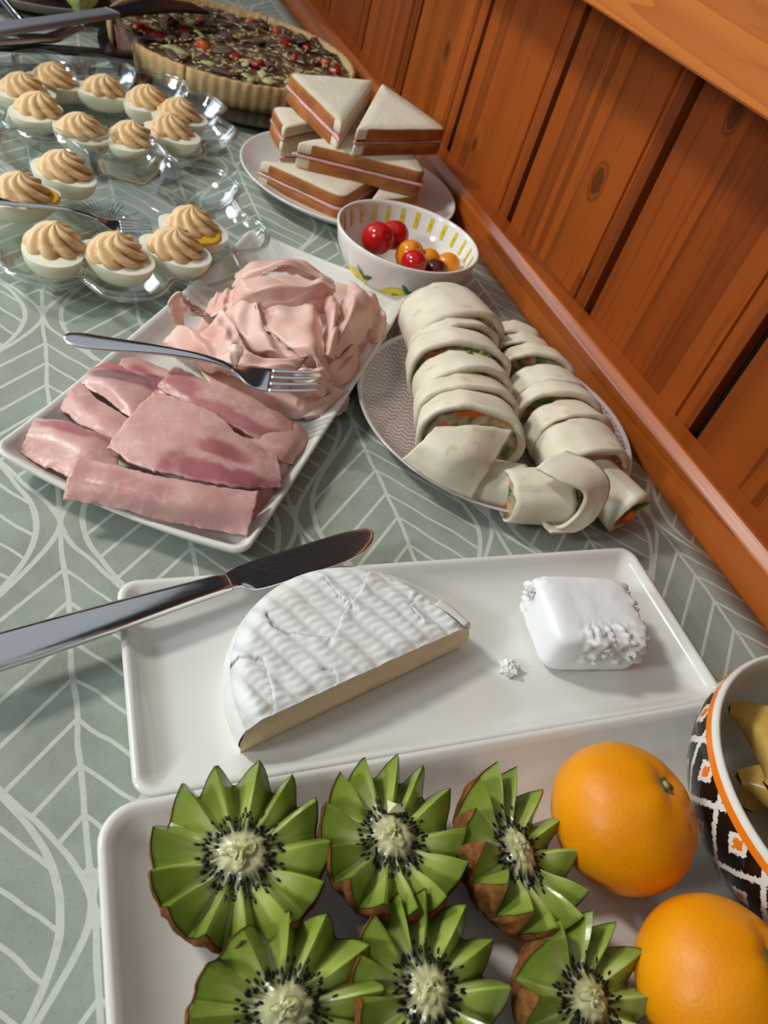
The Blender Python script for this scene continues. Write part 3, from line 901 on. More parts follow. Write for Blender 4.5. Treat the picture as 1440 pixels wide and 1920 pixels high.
for ax, ay, az_, ar in ((0.018, 0.034, 0.046, 1.2), (0.020, -0.032, 0.046, -1.0), (0.0, 0.016, 0.031, 0.9), (-0.012, -0.018, 0.031, 2.4), (0.022, -0.008, 0.030, -0.4)):
    apple_wedge('apple wedge lying deeper in the patterned bowl, mostly hidden', (bcx + ax, bcy + ay, az_), (HP - 0.45, 0.05, ar), 0.031, 1.0, 20 + ar)

# ---------------------------------------------------------------- tomato bowl
TB = (0.3015, 0.5750)
tb_out = [(r, z * 0.91) for r, z in [(0.030, 0.0), (0.034, 0.0006), (0.0365, 0.003), (0.046, 0.0095), (0.0545, 0.021), (0.0600, 0.035), (0.0627, 0.047), (0.0636, 0.0520)]]
tb_in = [(r, z * 0.91) for r, z in [(0.0636, 0.0520), (0.0628, 0.0530), (0.0614, 0.0526), (0.0602, 0.0500), (0.0568, 0.035), (0.050, 0.021), (0.040, 0.011), (0.024, 0.0070), (0.0, 0.0064)]]
def prof_r(prof, z):
    for (r0, z0), (r1, z1) in zip(prof, prof[1:]):
        if min(z0, z1) <= z <= max(z0, z1) and z0 != z1: return lerp(r0, r1, (z - z0) / (z1 - z0))
    return prof[-1][0]
simple('print_yellow', srgb(226, 206, 34), 0.15)
simple('print_green', srgb(40, 108, 62), 0.15)
t = thing('bowl', 'white bowl printed with lemons, yellow dashes inside the rim', 'bowl', (TB[0], TB[1], 0))
full = [(0.0, 0.0008)] + tb_out + tb_in[1:]
v, f = lathe(full, 96); bw = mesh('bowl_body', v, f, 'china_bowl', t)
def decal(name, poly, az, zc, prof, mat, sgn, parent):
    """flat glaze print: poly in metres (along, up) wrapped on the bowl wall"""
    n = len(poly); v = []
    def P(u, w):
        z = zc + w; r = prof_r(prof, z); a = az + u / max(r, 0.01)
        r += sgn * 0.0004
        return (r * cos(a), r * sin(a), z)
    cx = sum(p[0] for p in poly) / n; cy = sum(p[1] for p in poly) / n
    rings = [1.0, 0.8, 0.6, 0.4, 0.2]
    for s in rings:
        for p in poly: v.append(P(cx + (p[0] - cx) * s, cy + (p[1] - cy) * s))
    v.append(P(cx, cy))
    f = grid_faces(5, n, False, True) + [(4 * n + k, 4 * n + (k + 1) % n, 5 * n) for k in range(n)]
    if sgn < 0: f = [q[::-1] for q in f]
    return mesh(name, v, f, mat, parent, True)
def ell(a, b, rot, n=20, tip=0.0, ox=0, oy=0):
    r = []
    for k in range(n):
        th = 2 * pi * k / n
        x = a * cos(th) * (1 + tip * abs(cos(th)) ** 6); y = b * sin(th)
        r.append((ox + x * cos(rot) - y * sin(rot), oy + x * sin(rot) + y * cos(rot)))
    return r
for dl in (-38, 3, 48, 95, 140, 185, 230, 275):
    az = math.radians(241.5 + dl)
    lm = decal('lemon_print', ell(0.0120, 0.0078, 0.35, 24, 0.22), az, 0.0175, tb_out, 'print_yellow', 1, bw)
    decal('leaf_print', ell(0.0050, 0.0020, 2.2, 16, 0.25, 0.0075, 0.0095), az, 0.0165, tb_out, 'print_green', 1, bw)
    decal('leaf_print', ell(0.0050, 0.0021, 0.55, 16, 0.25, 0.0135, 0.0070), az, 0.0165, tb_out, 'print_green', 1, bw)
for k in range(26):
    az = 2 * pi * (k + 0.3) / 26
    decal('dash_print', [(-0.0017, -0.0072), (0.0017, -0.0072), (0.0018, 0.0066), (-0.0018, 0.0066)], az, 0.0378, tb_in[3:], 'print_yellow', -1, bw)
def tmat(name, a, b):
    g = NT(name); co = g.coords()
    M[name] = g.fin(g.mix(g.noise(co, 40, 2), a, b), 0.16, 0.5, None, 0, 0.1, (1, .3, .2))
tmat('tomato_red', srgb(176, 16, 22), srgb(200, 30, 30)); tmat('tomato_orange', srgb(222, 128, 20), srgb(232, 148, 30)); tmat('tomato_dark', srgb(70, 24, 26), srgb(92, 36, 30))
def tomato(label, p, R, mat, tilt, el=1.12):
    t = thing('cherry_tomato', label, 'tomato', p, tilt, 'cherry tomatoes in the lemon bowl')
    prof = []
    for i in range(25):
        th = pi * i / 24
        r = R * (1 - 0.10 * math.exp(-(th / 0.22) ** 2))
        prof.append((r * sin(th), r * cos(th) * el))
    v, f = lathe(prof, 36); mesh('flesh', v, [q[::-1] for q in f], mat, t)
    z = R * el * 0.895
    v, f = lathe([(0.0, z + .0004), (0.0012, z + .0004), (0.0018, z - .0002)], 12); mesh('stem_scar', v, [q[::-1] for q in f], 'calyx_green', t)
def tp(px, py, z): p = G(px, py, z); return (p.x, p.y, z)
tomato('large red cherry tomato at the left of the lemon bowl', tp(708, 447, 0.036), 0.0138, 'tomato_red', (0.9, 0.3, 0))
tomato('red cherry tomato tucked behind the large red one', tp(738, 441, 0.035), 0.0125, 'tomato_red', (0.4, 0.9, 0))
tomato('orange cherry tomato in the middle of the lemon bowl', tp(768, 478, 0.030), 0.0125, 'tomato_orange', (0.5, 0.2, 0))
tomato('small red cherry tomato in front of the orange ones', tp(776, 493, 0.033), 0.0110, 'tomato_red', (1.1, 0.5, 0))
tomato('orange cherry tomato behind the dark one', tp(803, 490, 0.028), 0.0105, 'tomato_orange', (0.2, 0.7, 1))
tomato('orange cherry tomato at the right edge of the group', tp(838, 497, 0.029), 0.0108, 'tomato_orange', (0.9, 0.0, 1))
tomato('dark brownish cherry tomato at the near wall of the lemon bowl', tp(815, 508, 0.027), 0.0100, 'tomato_dark', (0.9, 0.0, 1))

# ---------------------------------------------------------------- wrap plate
def chev():
    g = NT('chevron_glaze'); co = g.coords('Object')
    mp = g.n('ShaderNodeMapping'); g.link(co, mp.inputs[0]); mp.inputs[2].default_value = (0, 0, 0.55)
    s = g.n('ShaderNodeSeparateXYZ'); g.link(mp.outputs[0], s.inputs[0])
    x = g.math('DIVIDE', s.outputs[0], 0.0082)
    tr = g.math('ABSOLUTE', g.math('SUBTRACT', g.math('FRACT', x), 0.5))
    y = g.math('ADD', g.math('DIVIDE', s.outputs[1], 0.0050), g.math('MULTIPLY', tr, 1.6))
    ln = g.math('LESS_THAN', g.math('FRACT', y), 0.36)
    gapx = g.math('GREATER_THAN', g.math('ABSOLUTE', g.math('SUBTRACT', tr, 0.25)), 0.21)
    mk = g.math('MULTIPLY', ln, g.math('SUBTRACT', 1.0, g.math('MULTIPLY', gapx, 0.75)))
    c = g.mix(g.math('MULTIPLY', mk, 0.85), srgb(158, 142, 138), srgb(206, 196, 190))
    rr_ = g.n('ShaderNodeVectorMath', operation='LENGTH'); g.link(co, rr_.inputs[0])
    c = g.mix(g.math('GREATER_THAN', rr_.outputs['Value'], 0.1030), c, srgb(206, 194, 196))
    M['chevron'] = g.fin(c, 0.14, 0.5)
chev()
WP = (0.3060, 0.3725)
v, f = lathe([(0.0, 0.0006), (0.055, 0.0006), (0.058, 0.0), (0.062, 0.0012), (0.085, 0.0058), (0.1010, 0.0130), (0.1052, 0.0155), (0.1055, 0.0163), (0.1046, 0.0168), (0.1030, 0.0160), (0.098, 0.0128), (0.084, 0.0085), (0.06, 0.0058), (0.03, 0.0052), (0.0, 0.005)], 96)
o = mesh('plate', v, f, 'chevron', None, True, None, (WP[0], WP[1], 0)); tag(o, 'round taupe plate with a pale chevron pattern under the wraps', 'plate')

vcol('tortilla', 0.62, 0.25, 0.25, 260, 0.0007, 0.2, (1, .8, .6), 0.07, 60)
vcol('filling', 0.5, 0.4, 0.6, 260, 0.002, None, None, 0.25, 200)
TORT = [srgb(236, 228, 208), srgb(226, 214, 188), srgb(200, 170, 132)]
def tort_col(u, v, p):
    n = fbm(p.x * 55, p.y * 55, p.z * 40)
    s = fbm(p.x * 130 + 5, p.y * 130, 3)
    c = mixc(TORT[0], TORT[1], 0.5 + 0.9 * n)
    return mixc(c, TORT[2], 0.55 * sstep(0.42, 0.75, s))
def wrap_piece(label, c, yaw, pitch, L, rw, rh, seed, name='wrap_piece', roll=0.0, accent=(), cat='wrap', bend=0.0):
    """one cut length of a rolled tortilla; local x is the roll axis"""
    rr = random.Random(seed)
    t = thing(name, label, cat, c, (roll, pitch, yaw), 'tortilla wrap pieces on the taupe plate')
    nl, na = 12, 44
    v, cl = [], []
    th = 0.0024
    def ring(x, inner, k):
        a = 2 * pi * k / na
        lap = 0.0022 * (k / na) if not inner else 0.0
        ca, sa = cos(a + 2.0), sin(a + 2.0)
        w = (rw if not inner else rw - th); h = (rh if not inner else rh - th)
        s = 1 + 0.05 * nz(2 * ca + seed, 2 * sa, x * 40) + (lap / rw) * 0.8
        y = w * s * (abs(ca) ** 0.85) * (1 if ca > 0 else -1); z = h * s * (abs(sa) ** 0.85) * (1 if sa > 0 else -1)
        if z < -rh * 0.86: z = -rh * 0.86
        edge = 0.0012 * nz(ca * 3 + seed, sa * 3, x * 9)
        return Vector((x + (edge if abs(x) > L * 0.49 else 0) + bend * (z / rh) , y, z))
    for i in range(nl):
        x = -L / 2 + L * i / (nl - 1)
        sq = 1 + 0.10 * (x / L) - 0.04 * sstep(0.35, 0.5, -x / L)
        for k in range(na):
            p = ring(x, False, k); p.y *= sq; p.z *= sq
            v.append(p); cl.append(tort_col(0, 0, p + Vector(c)))
    for i in range(nl):
        x = L / 2 - L * i / (nl - 1)
        for k in range(na):
            p = ring(x, True, k); v.append(p); cl.append(TORT[1])
    f = [q[::-1] for q in grid_faces(2 * nl, na, True, True)]
    mesh('tortilla', v, f, 'tortilla', t, True, cl)
    for s in (-1, 1):
        v, cl, b = [], [], 0
        for i in range(7):
            for k in range(na):
                p = ring(s * (L / 2 - 0.0016), True, k); q = i / 6
                p = Vector((p.x + s * 0.0012 * fbm(p.y * 300 * q + seed, p.z * 300 * q, 2), p.y * q * 1.01, p.z * q * 1.01))
                v.append(p)
                n = nz(p.y * 170 + seed, p.z * 170, s)
                n2 = nz(p.y * 120 + seed, p.z * 120 + 4, s + 3)
                col = mixc(srgb(206, 192, 158), srgb(150, 126, 92), 0.5 + n)
                if n2 > 0.22: col = srgb(72, 110, 40)
                elif n2 < -0.28: col = srgb(214, 106, 28)
                cl.append(col)
        ff = grid_faces(7, na, False, True, b)
        mesh('filling', v, ff if s < 0 else [q[::-1] for q in ff], 'filling', t, True, cl)
    inv = t.matrix_basis.inverted()
    for (nm, col, pos, sz, rt) in accent:
        if pos[0] > 5: pos = inv @ G(*pos)
        vv, ff = lathe([(0, 1), (.6, .8), (1, 0), (.7, -.7), (0, -1)], 10)
        vv = [(a * sz[0], b * sz[1], cc * sz[2]) for a, b, cc in vv]
        q = mesh(nm, vv, ff, col, t, True, None, pos); q.rotation_euler = rt
    return t
simple('carrot', srgb(222, 106, 26), 0.4, 0.5); simple('pepper_green', srgb(72, 104, 40), 0.35, 0.5, var=0.3, vscale=120); simple('lettuce_green', srgb(104, 140, 52), 0.45)
WB = 0.0058
near = math.radians(-98)          # roll axis points towards the camera
def along(a, b, t): return (lerp(a[0], b[0], t), lerp(a[1], b[1], t))
CAR = lambda x, y, z, r=0.4: ('carrot_stick', 'carrot', (x, y, z), (0.0030, 0.0022, 0.0085), (r, 0.2, 0))
LET = lambda x, y, z, r=0.4: ('lettuce_shred', 'lettuce_green', (x, y, z), (0.0016, 0.0030, 0.0075), (r, 0.3, 0))
A0, A1 = (0.2965, 0.4600), (0.2580, 0.3260)
CAX = lambda *p: ('carrot_stick', 'carrot', p, (0.0034, 0.0030, 0.0125), (0.35, 0.5, 0))
LEX = lambda *p: ('lettuce_shred', 'lettuce_green', p, (0.0022, 0.0040, 0.0085), (0.4, 0.3, 0))
LW = [(0.00, 0.046, 0.0360, 0.0275, 0.16, 0.02, 'large rounded wrap end at the back of the left row', ()),
      (0.19, 0.021, 0.0335, 0.0255, 0.24, -0.06, 'narrow wrap slice second from the back in the left row, carrot showing', (CAX(800, 690, 0.022), CAX(796, 706, 0.018))),
      (0.375, 0.026, 0.0368, 0.0265, -0.04, -0.10, 'wrap slice in the middle of the left row with green shreds on its cut', (LEX(905, 672, 0.048), LEX(915, 678, 0.046), LEX(880, 672, 0.049))),
      (0.565, 0.026, 0.0335, 0.0258, 0.08, -0.04, 'smooth wrap slice in the left row, next to the right row middle', ()),
      (0.715, 0.021, 0.0352, 0.0246, -0.02, -0.04, 'wrap slice in the left row with green at its outer end', (LEX(800, 752, 0.022), LEX(797, 768, 0.020))),
      (0.89, 0.027, 0.0345, 0.0250, -0.18, -0.10, 'wrap slice at the front of the left row, carrot and green at its side', (CAX(816, 782, 0.030), CAX(808, 796, 0.024), LEX(800, 806, 0.020), LEX(796, 790, 0.020)))]
for i, (tt, L, rw, rh, dy, pit, lab, acc) in enumerate(LW):
    x, y = along(A0, A1, tt)
    wrap_piece(lab, (x, y, WB + rh * 0.88), near + dy, pit, L, rw, rh, 101 + i * 7, accent=acc)
B0, B1 = (0.3560, 0.4490), (0.3390, 0.3130)
RW = [(0.00, 0.020, 0.0225, 0.0180, -0.40, 0.0, 'small wrap end at the back of the right row by the rail', ()),
      (0.14, 0.017, 0.0240, 0.0190, -0.25, -0.06, 'thin wrap slice second from the back in the right row', ()),
      (0.31, 0.022, 0.0285, 0.0218, -0.16, -0.16, 'wrap slice in the right row with a dark gap on its near side', ()),
      (0.50, 0.024, 0.0290, 0.0214, 0.02, -0.02, 'plain wrap slice in the middle of the right row', ()),
      (0.655, 0.021, 0.0310, 0.0226, -0.08, -0.08, 'toasted spotted wrap slice in the right row', ()),
      (0.82, 0.023, 0.0302, 0.0220, 0.10, -0.10, 'wrap slice in the right row with a ragged cut edge', ()),
      (1.00, 0.032, 0.0300, 0.0222, 0.12, 0.10, 'front wrap slice of the right row under the folded strip', ())]
for i, (tt, L, rw, rh, dy, pit, lab, acc) in enumerate(RW):
    x, y = along(B0, B1, tt)
    wrap_piece(lab, (x, y, WB + rh * 0.88), near + dy, pit, L, rw, rh, 201 + i * 7, accent=acc)
# loose ends in front
o = sheet('wrap_flap', [[(816, 800, 0.047), (890, 798, 0.0515), (962, 806, 0.046)], [(790, 828, 0.042), (862, 850, 0.046), (930, 862, 0.040)], [(768, 848, 0.032), (835, 885, 0.033), (905, 902, 0.030)], [(754, 862, 0.024), (815, 905, 0.022), (884, 934, 0.019)]],
          'tortilla', None, tort_col, 0.0024, 34, 22, 0.0008, 0.0009, 2)
tag(o, 'flat pointed tortilla flap hanging over the front of the left row', 'wrap', 'tortilla wrap pieces on the taupe plate')
p = G(928, 910, 0.016); wrap_piece('small folded wrap end poking out under the pointed flap', (p.x, p.y, 0.0178), math.radians(-20), 0.0, 0.036, 0.016, 0.0120, 307)
p = G(1008, 935, 0.019); wrap_piece('stubby wrap roll in front of the right row, green pepper at its open end', (p.x - 0.004, p.y, 0.0215), math.radians(-8), -0.03, 0.042, 0.0185, 0.0150, 311,
           accent=(('pepper_piece', 'pepper_green', (0.0235, -0.002, 0.003), (0.0050, 0.0100, 0.0085), (0.3, 0.2, 0)), ('pepper_piece', 'pepper_green', (0.030, 0.004, 0.000), (0.006, 0.0080, 0.0065), (0.9, 0.2, 0))))
p = G(1142, 935, 0.018); wrap_piece('wrap end at the right front with carrot at its cut face', (p.x, p.y + 0.006, 0.0200), math.radians(-72), 0.10, 0.046, 0.0150, 0.0150, 313,
           accent=(('carrot_stick', 'carrot', (0.0235, -0.003, 0.001), (0.003, 0.0045, 0.0075), (0.3, 0.1, 0)), ('carrot_stick', 'carrot', (0.0235, 0.002, -0.004), (0.003, 0.003, 0.006), (0.9, 0.1, 0)), LET(0.0235, 0.006, 0.006, -0.6)))
o = sheet('wrap_strip', [[(1004, 880, 0.046), (1050, 905, 0.047), (1092, 925, 0.043), (1080, 962, 0.028), (1048, 985, 0.018), (1012, 975, 0.013)],
                         [(1020, 868, 0.048), (1075, 885, 0.050), (1112, 912, 0.045), (1100, 962, 0.028), (1062, 990, 0.0165), (1020, 990, 0.013)],
                         [(1060, 850, 0.048), (1110, 872, 0.049), (1138, 910, 0.043), (1115, 968, 0.026), (1074, 996, 0.015), (1030, 1002, 0.012)]],
          'tortilla', None, tort_col, 0.0026, 44, 14, 0.0006, 0.0006, 5)
tag(o, 'narrow tortilla strip folded into a loop hanging over the plate front edge', 'wrap', 'tortilla wrap pieces on the taupe plate')

# ---------------------------------------------------------------- ham plate
HC = (0.1335, 0.4350); HA = math.radians(53.4)
rect_plate('serving_plate', 'white rectangular plate set at an angle under the sliced meats', 0.1680, 0.0745, 0.008,
           [(0.020, 0.0), (0.014, 0.0008), (0.004, 0.0110), (0.0008, 0.0150), (0.0, 0.0165), (0.0006, 0.0178), (0.0022, 0.0180), (0.0045, 0.0165), (0.009, 0.0125), (0.014, 0.0090), (0.020, 0.0070), (0.03, 0.0062), (0.04, 0.006)],
           (HC[0], HC[1], 0), HA, 'china_white', bow=(0.004, 0.0), lift=0.005)
vcol('ham', 0.32, 0.45, 0.22, 260, 0.0008, 0.3, (1, .35, .3), 0.10, 200)
vcol('mortadella', 0.40, 0.4, 0.12, 200, 0.0005, 0.35, (1, .45, .4), 0.05, 60)
def ham_col(darks=(), seed=0.0, tone=0.0):
    pink, rose, deep, fat = srgb(220, 176, 168), srgb(212, 158, 152), srgb(172, 94, 102), srgb(230, 202, 192)
    def f(u, v, p):
        q = p * 60
        c = mixc(pink, rose, 0.5 + 0.8 * fbm(q.x + seed, q.y, seed) + tone)
        vein = abs(fbm(q.x * 0.8 + 4 + seed, q.y * 0.8, 7))
        c = mixc(c, fat, 0.5 * (1 - sstep(0.0, 0.07, vein)))
        for (du, dv, su, sv, k) in darks:
            d = hypot((u - du) / su, (v - dv) / sv) + 0.35 * fbm(q.x * 1.2, q.y * 1.2, 2 + seed)
            c = mixc(c, deep, k * (1 - sstep(0.5, 1.05, d)))
        e = min(u, 1 - u, v, 1 - v)
        c = mixc(c, fat, 0.25 * (1 - sstep(0.0, 0.03, e)))
        return c
    return f
def ham(label, rails, darks=(), seed=0.0, nu=70, nv=40, jit=0.0011, tone=0.0, th=0.0021):
    o = sheet('ham_slice', rails, 'ham', None, ham_col(darks, seed, tone), th, nu, nv, jit, 0.0011, seed)
    return tag(o, label, 'ham', 'sliced ham on the angled plate')
# back and left slices first
ham('ham slice tucked at the back under the fork handle', [[(228, 672, 0.018), (262, 672, 0.019), (330, 700, 0.022), (420, 735, 0.024)], [(220, 690, 0.018), (260, 695, 0.022), (325, 722, 0.026), (430, 765, 0.026)], [(215, 715, 0.014), (270, 722, 0.020), (330, 760, 0.024), (430, 800, 0.022)]],
    [(0.35, 0.6, 0.3, 0.4, 0.9)], 1.0, tone=0.1)
ham('ham slice at the back left edge with a torn surface', [[(182, 676, 0.015), (222, 684, 0.020), (262, 704, 0.022), (300, 722, 0.020)], [(160, 702, 0.020), (200, 712, 0.024), (245, 745, 0.026), (290, 765, 0.022)], [(150, 722, 0.018), (190, 742, 0.020), (240, 780, 0.022), (285, 800, 0.020)]],
    [(0.2, 0.05, 0.5, 0.2, 0.7)], 2.0)
ham('ham slice in the left row between two torn slices', [[(148, 716, 0.018), (185, 748, 0.021), (240, 782, 0.022), (290, 812, 0.020)], [(128, 738, 0.019), (165, 770, 0.022), (215, 800, 0.024), (270, 835, 0.022)], [(108, 762, 0.016), (145, 790, 0.019), (196, 818, 0.022), (255, 860, 0.020)]],
    [], 3.0)
ham('leftmost ham slice lying in the plate corner', [[(68, 782, 0.020), (112, 788, 0.024), (165, 804, 0.026), (230, 830, 0.020)], [(52, 812, 0.020), (105, 822, 0.024), (160, 840, 0.026), (220, 870, 0.022)], [(38, 848, 0.014), (80, 872, 0.016), (140, 898, 0.018), (205, 925, 0.016)]],
    [(0.35, 0.12, 0.55, 0.2, 0.75)], 4.0)
ham('ham slice at the right under the large central slice', [[(470, 770, 0.022), (515, 780, 0.026), (560, 795, 0.022), (577, 812, 0.016)], [(440, 800, 0.022), (490, 815, 0.028), (545, 835, 0.024), (572, 845, 0.014)], [(420, 835, 0.020), (480, 845, 0.026), (530, 866, 0.022), (560, 872, 0.011)]],
    [], 5.0)
ham('ragged ham slice edge peeping out at the right side', [[(410, 838, 0.022), (470, 850, 0.026), (520, 852, 0.024), (545, 858, 0.018)], [(415, 862, 0.022), (470, 878, 0.024), (515, 885, 0.020), (540, 890, 0.014)], [(425, 885, 0.018), (475, 900, 0.020), (510, 915, 0.016), (530, 915, 0.010)]],
    [], 6.0, tone=0.05)
ham('ham slice folded under the front slice at the plate rim', [[(430, 905, 0.016), (480, 912, 0.022), (516, 912, 0.018)], [(420, 940, 0.014), (478, 945, 0.018), (508, 945, 0.013)], [(415, 975, 0.011), (470, 985, 0.014), (494, 975, 0.010)]],
    [(0.6, 0.5, 0.4, 0.4, 0.5)], 7.0, 24, 18)
ham('upper ham slice with a jagged pale edge under the fork head', [[(328, 685, 0.034), (370, 706, 0.035), (440, 735, 0.034), (505, 765, 0.031), (550, 790, 0.024)], [(310, 706, 0.033), (360, 735, 0.035), (430, 765, 0.034), (495, 795, 0.030), (545, 815, 0.024)], [(293, 724, 0.030), (345, 752, 0.032), (415, 785, 0.032), (480, 820, 0.028), (530, 835, 0.022)]],
    [(0.12, 0.45, 0.22, 0.5, 0.7), (0.55, 0.75, 0.6, 0.32, 0.7)], 8.0)
ham('large smooth ham slice in the centre of the pile', [[(290, 733, 0.031), (350, 752, 0.034), (405, 775, 0.034), (450, 815, 0.033), (520, 855, 0.026)], [(260, 762, 0.031), (330, 795, 0.0350), (395, 825, 0.036), (455, 850, 0.033), (525, 872, 0.027)],
    [(230, 798, 0.031), (300, 830, 0.035), (370, 852, 0.035), (450, 880, 0.032), (528, 895, 0.026)], [(200, 838, 0.028), (262, 873, 0.031), (340, 892, 0.032), (440, 912, 0.030), (528, 912, 0.023)]],
    [(0.62, 0.42, 0.24, 0.20, 0.85), (0.68, 0.85, 0.42, 0.22, 0.85)], 9.0, 90, 56)
ham('front ham slice with fat marbling nearest the knife', [[(146, 856, 0.028), (230, 876, 0.031), (320, 896, 0.033), (400, 912, 0.032), (484, 920, 0.029)], [(130, 888, 0.028), (220, 915, 0.030), (310, 935, 0.032), (390, 952, 0.031), (476, 962, 0.027)], [(117, 934, 0.0205), (200, 950, 0.0205), (290, 972, 0.021), (375, 990, 0.021), (464, 1003, 0.021)]],
    [(0.25, 0.35, 0.35, 0.35, 0.30)], 10.0, 90, 48)

def mort_col(seed):
    pink, pale, deep = srgb(230, 182, 168), srgb(240, 206, 192), srgb(214, 156, 148)
    def f(u, v, p):
        q = p * 45
        c = mixc(pink, pale, 0.5 + 0.9 * fbm(q.x + seed, q.y, seed))
        c = mixc(c, deep, 0.5 * sstep(0.2, 0.7, fbm(q.x * .6, q.y * .6, 3 + seed)))
        s = nz(p.x * 190 + seed, p.y * 190, p.z * 190)
        if s > 0.66: c = srgb(238, 220, 204)
        c = mixc(c, srgb(244, 226, 214), 0.7 * (1 - sstep(0.0, 0.035, min(v, 1 - v))))
        return c
    return f
def mort(label, rails, seed, nu=40, nv=22, wave=0.0012):
    nu, nv = int(nu * 1.5), int(nv * 1.5)
    o = sheet('mortadella_slice', rails, 'mortadella', None, mort_col(seed), 0.0015, nu, nv, 0.0012, wave, seed, ripple=0.0017)
    return tag(o, label, 'cold cut', 'folded pale sausage slices on the angled plate')
mort('pale pink slice lying flat beneath the ruffled pile', [[(400, 560, 0.010), (500, 520, 0.010), (600, 520, 0.012), (700, 560, 0.012)], [(360, 650, 0.012), (480, 640, 0.016), (600, 640, 0.016), (700, 640, 0.012)], [(420, 760, 0.010), (520, 770, 0.012), (600, 780, 0.012), (650, 720, 0.010)]], 1.0)
mort('pale pink slice at the bottom right under the fork tines', [[(560, 735, 0.020), (610, 728, 0.026), (652, 732, 0.020)], [(555, 760, 0.016), (605, 752, 0.020), (656, 752, 0.012)], [(560, 785, 0.010), (600, 782, 0.012), (650, 770, 0.009)]], 2.0, 24, 16)
mort('pale pink slice folded at the lower right of the pile', [[(600, 700, 0.030), (632, 668, 0.036), (668, 650, 0.030), (676, 672, 0.020)], [(612, 712, 0.024), (645, 690, 0.030), (672, 680, 0.022), (670, 700, 0.014)], [(615, 735, 0.014), (648, 720, 0.018), (665, 712, 0.014), (660, 730, 0.010)]], 3.0, 28, 16)
mort('pale pink slice standing at the right end of the pile near the bowl', [[(655, 525, 0.040), (690, 545, 0.042), (715, 570, 0.036), (726, 605, 0.028)], [(650, 560, 0.036), (685, 585, 0.036), (708, 605, 0.030), (724, 630, 0.020)], [(655, 610, 0.022), (685, 632, 0.020), (706, 648, 0.016), (722, 650, 0.010)]], 4.0, 28, 18)
mort('pale pink slice curled upright on the right shoulder of the pile', [[(708, 588, 0.030), (692, 620, 0.028), (668, 650, 0.026), (640, 682, 0.022)], [(694, 556, 0.046), (678, 594, 0.047), (655, 626, 0.046), (630, 666, 0.038)], [(676, 540, 0.051), (660, 580, 0.054), (640, 615, 0.052), (618, 655, 0.044)], [(655, 548, 0.046), (642, 588, 0.046), (622, 620, 0.046), (606, 658, 0.040)], [(640, 562, 0.034), (622, 600, 0.036), (606, 630, 0.036), (596, 665, 0.034)]], 5.0, 36, 30)
mort('pale pink slice with a sharp upright crease right of the middle', [[(604, 566, 0.044), (612, 592, 0.042), (618, 622, 0.040), (612, 660, 0.036)], [(622, 556, 0.052), (626, 590, 0.055), (624, 625, 0.053), (616, 668, 0.044)], [(634, 572, 0.040), (636, 600, 0.040), (634, 634, 0.040), (624, 675, 0.034)]], 21.0, 30, 18)
mort('pale pink slice edge tucked low at the far left of the pile', [[(395, 560, 0.020), (415, 545, 0.030), (440, 540, 0.036)], [(385, 585, 0.022), (410, 575, 0.034), (438, 565, 0.040)], [(392, 608, 0.022), (415, 600, 0.032), (440, 592, 0.038)]], 22.0, 20, 14)
mort('pale pink slice forming the rear ruffle of the pile', [[(440, 512, 0.030), (480, 492, 0.042), (530, 485, 0.046), (590, 500, 0.044), (625, 525, 0.038)], [(440, 520, 0.036), (485, 502, 0.050), (535, 494, 0.056), (590, 510, 0.052), (628, 535, 0.044)], [(436, 535, 0.036), (485, 518, 0.046), (540, 512, 0.050), (590, 525, 0.046), (628, 548, 0.040)]], 6.0, 36, 18)
mort('pale pink slice rolled like a rose on top of the pile', [[(440, 545, 0.040), (452, 522, 0.052), (495, 515, 0.058), (520, 535, 0.052), (560, 540, 0.050), (600, 520, 0.054), (628, 535, 0.048)],
    [(438, 555, 0.044), (470, 536, 0.058), (520, 532, 0.060), (560, 536, 0.060), (596, 534, 0.060), (626, 545, 0.052)], [(434, 575, 0.040), (480, 560, 0.050), (530, 562, 0.052), (580, 560, 0.052), (625, 562, 0.048)], [(430, 592, 0.030), (480, 588, 0.040), (540, 592, 0.042), (590, 590, 0.042), (628, 585, 0.040)]], 7.0, 48, 26, 0.002)
mort('pale pink slice draped through the middle of the pile', [[(478, 570, 0.046), (500, 582, 0.044), (540, 570, 0.048), (580, 574, 0.050), (600, 590, 0.048)], [(474, 592, 0.046), (505, 596, 0.042), (545, 600, 0.050), (585, 604, 0.052), (605, 628, 0.046)], [(480, 610, 0.042), (520, 634, 0.044), (560, 645, 0.050), (595, 660, 0.050), (612, 690, 0.040)], [(490, 630, 0.036), (530, 655, 0.038), (570, 670, 0.044), (600, 684, 0.044), (610, 712, 0.034)]], 8.0, 44, 26, 0.002)
mort('pale pink slice with a long slanting fold across the pile', [[(420, 570, 0.036), (462, 556, 0.046), (480, 575, 0.046), (478, 610, 0.044)], [(424, 608, 0.036), (460, 610, 0.044), (500, 632, 0.046), (545, 655, 0.045)], [(440, 630, 0.034), (480, 650, 0.040), (530, 668, 0.042), (575, 690, 0.038)], [(455, 650, 0.026), (500, 668, 0.032), (545, 690, 0.034), (580, 712, 0.030)]], 9.0, 44, 26)
mort('pale pink slice curled up at the far left corner of the pile', [[(322, 600, 0.022), (316, 570, 0.040), (330, 553, 0.050), (358, 562, 0.046), (392, 590, 0.034)], [(330, 606, 0.020), (326, 582, 0.034), (342, 568, 0.044), (368, 578, 0.040), (394, 604, 0.030)], [(345, 612, 0.016), (345, 592, 0.026), (360, 588, 0.034), (385, 596, 0.034), (415, 582, 0.040)]], 10.0, 36, 18)
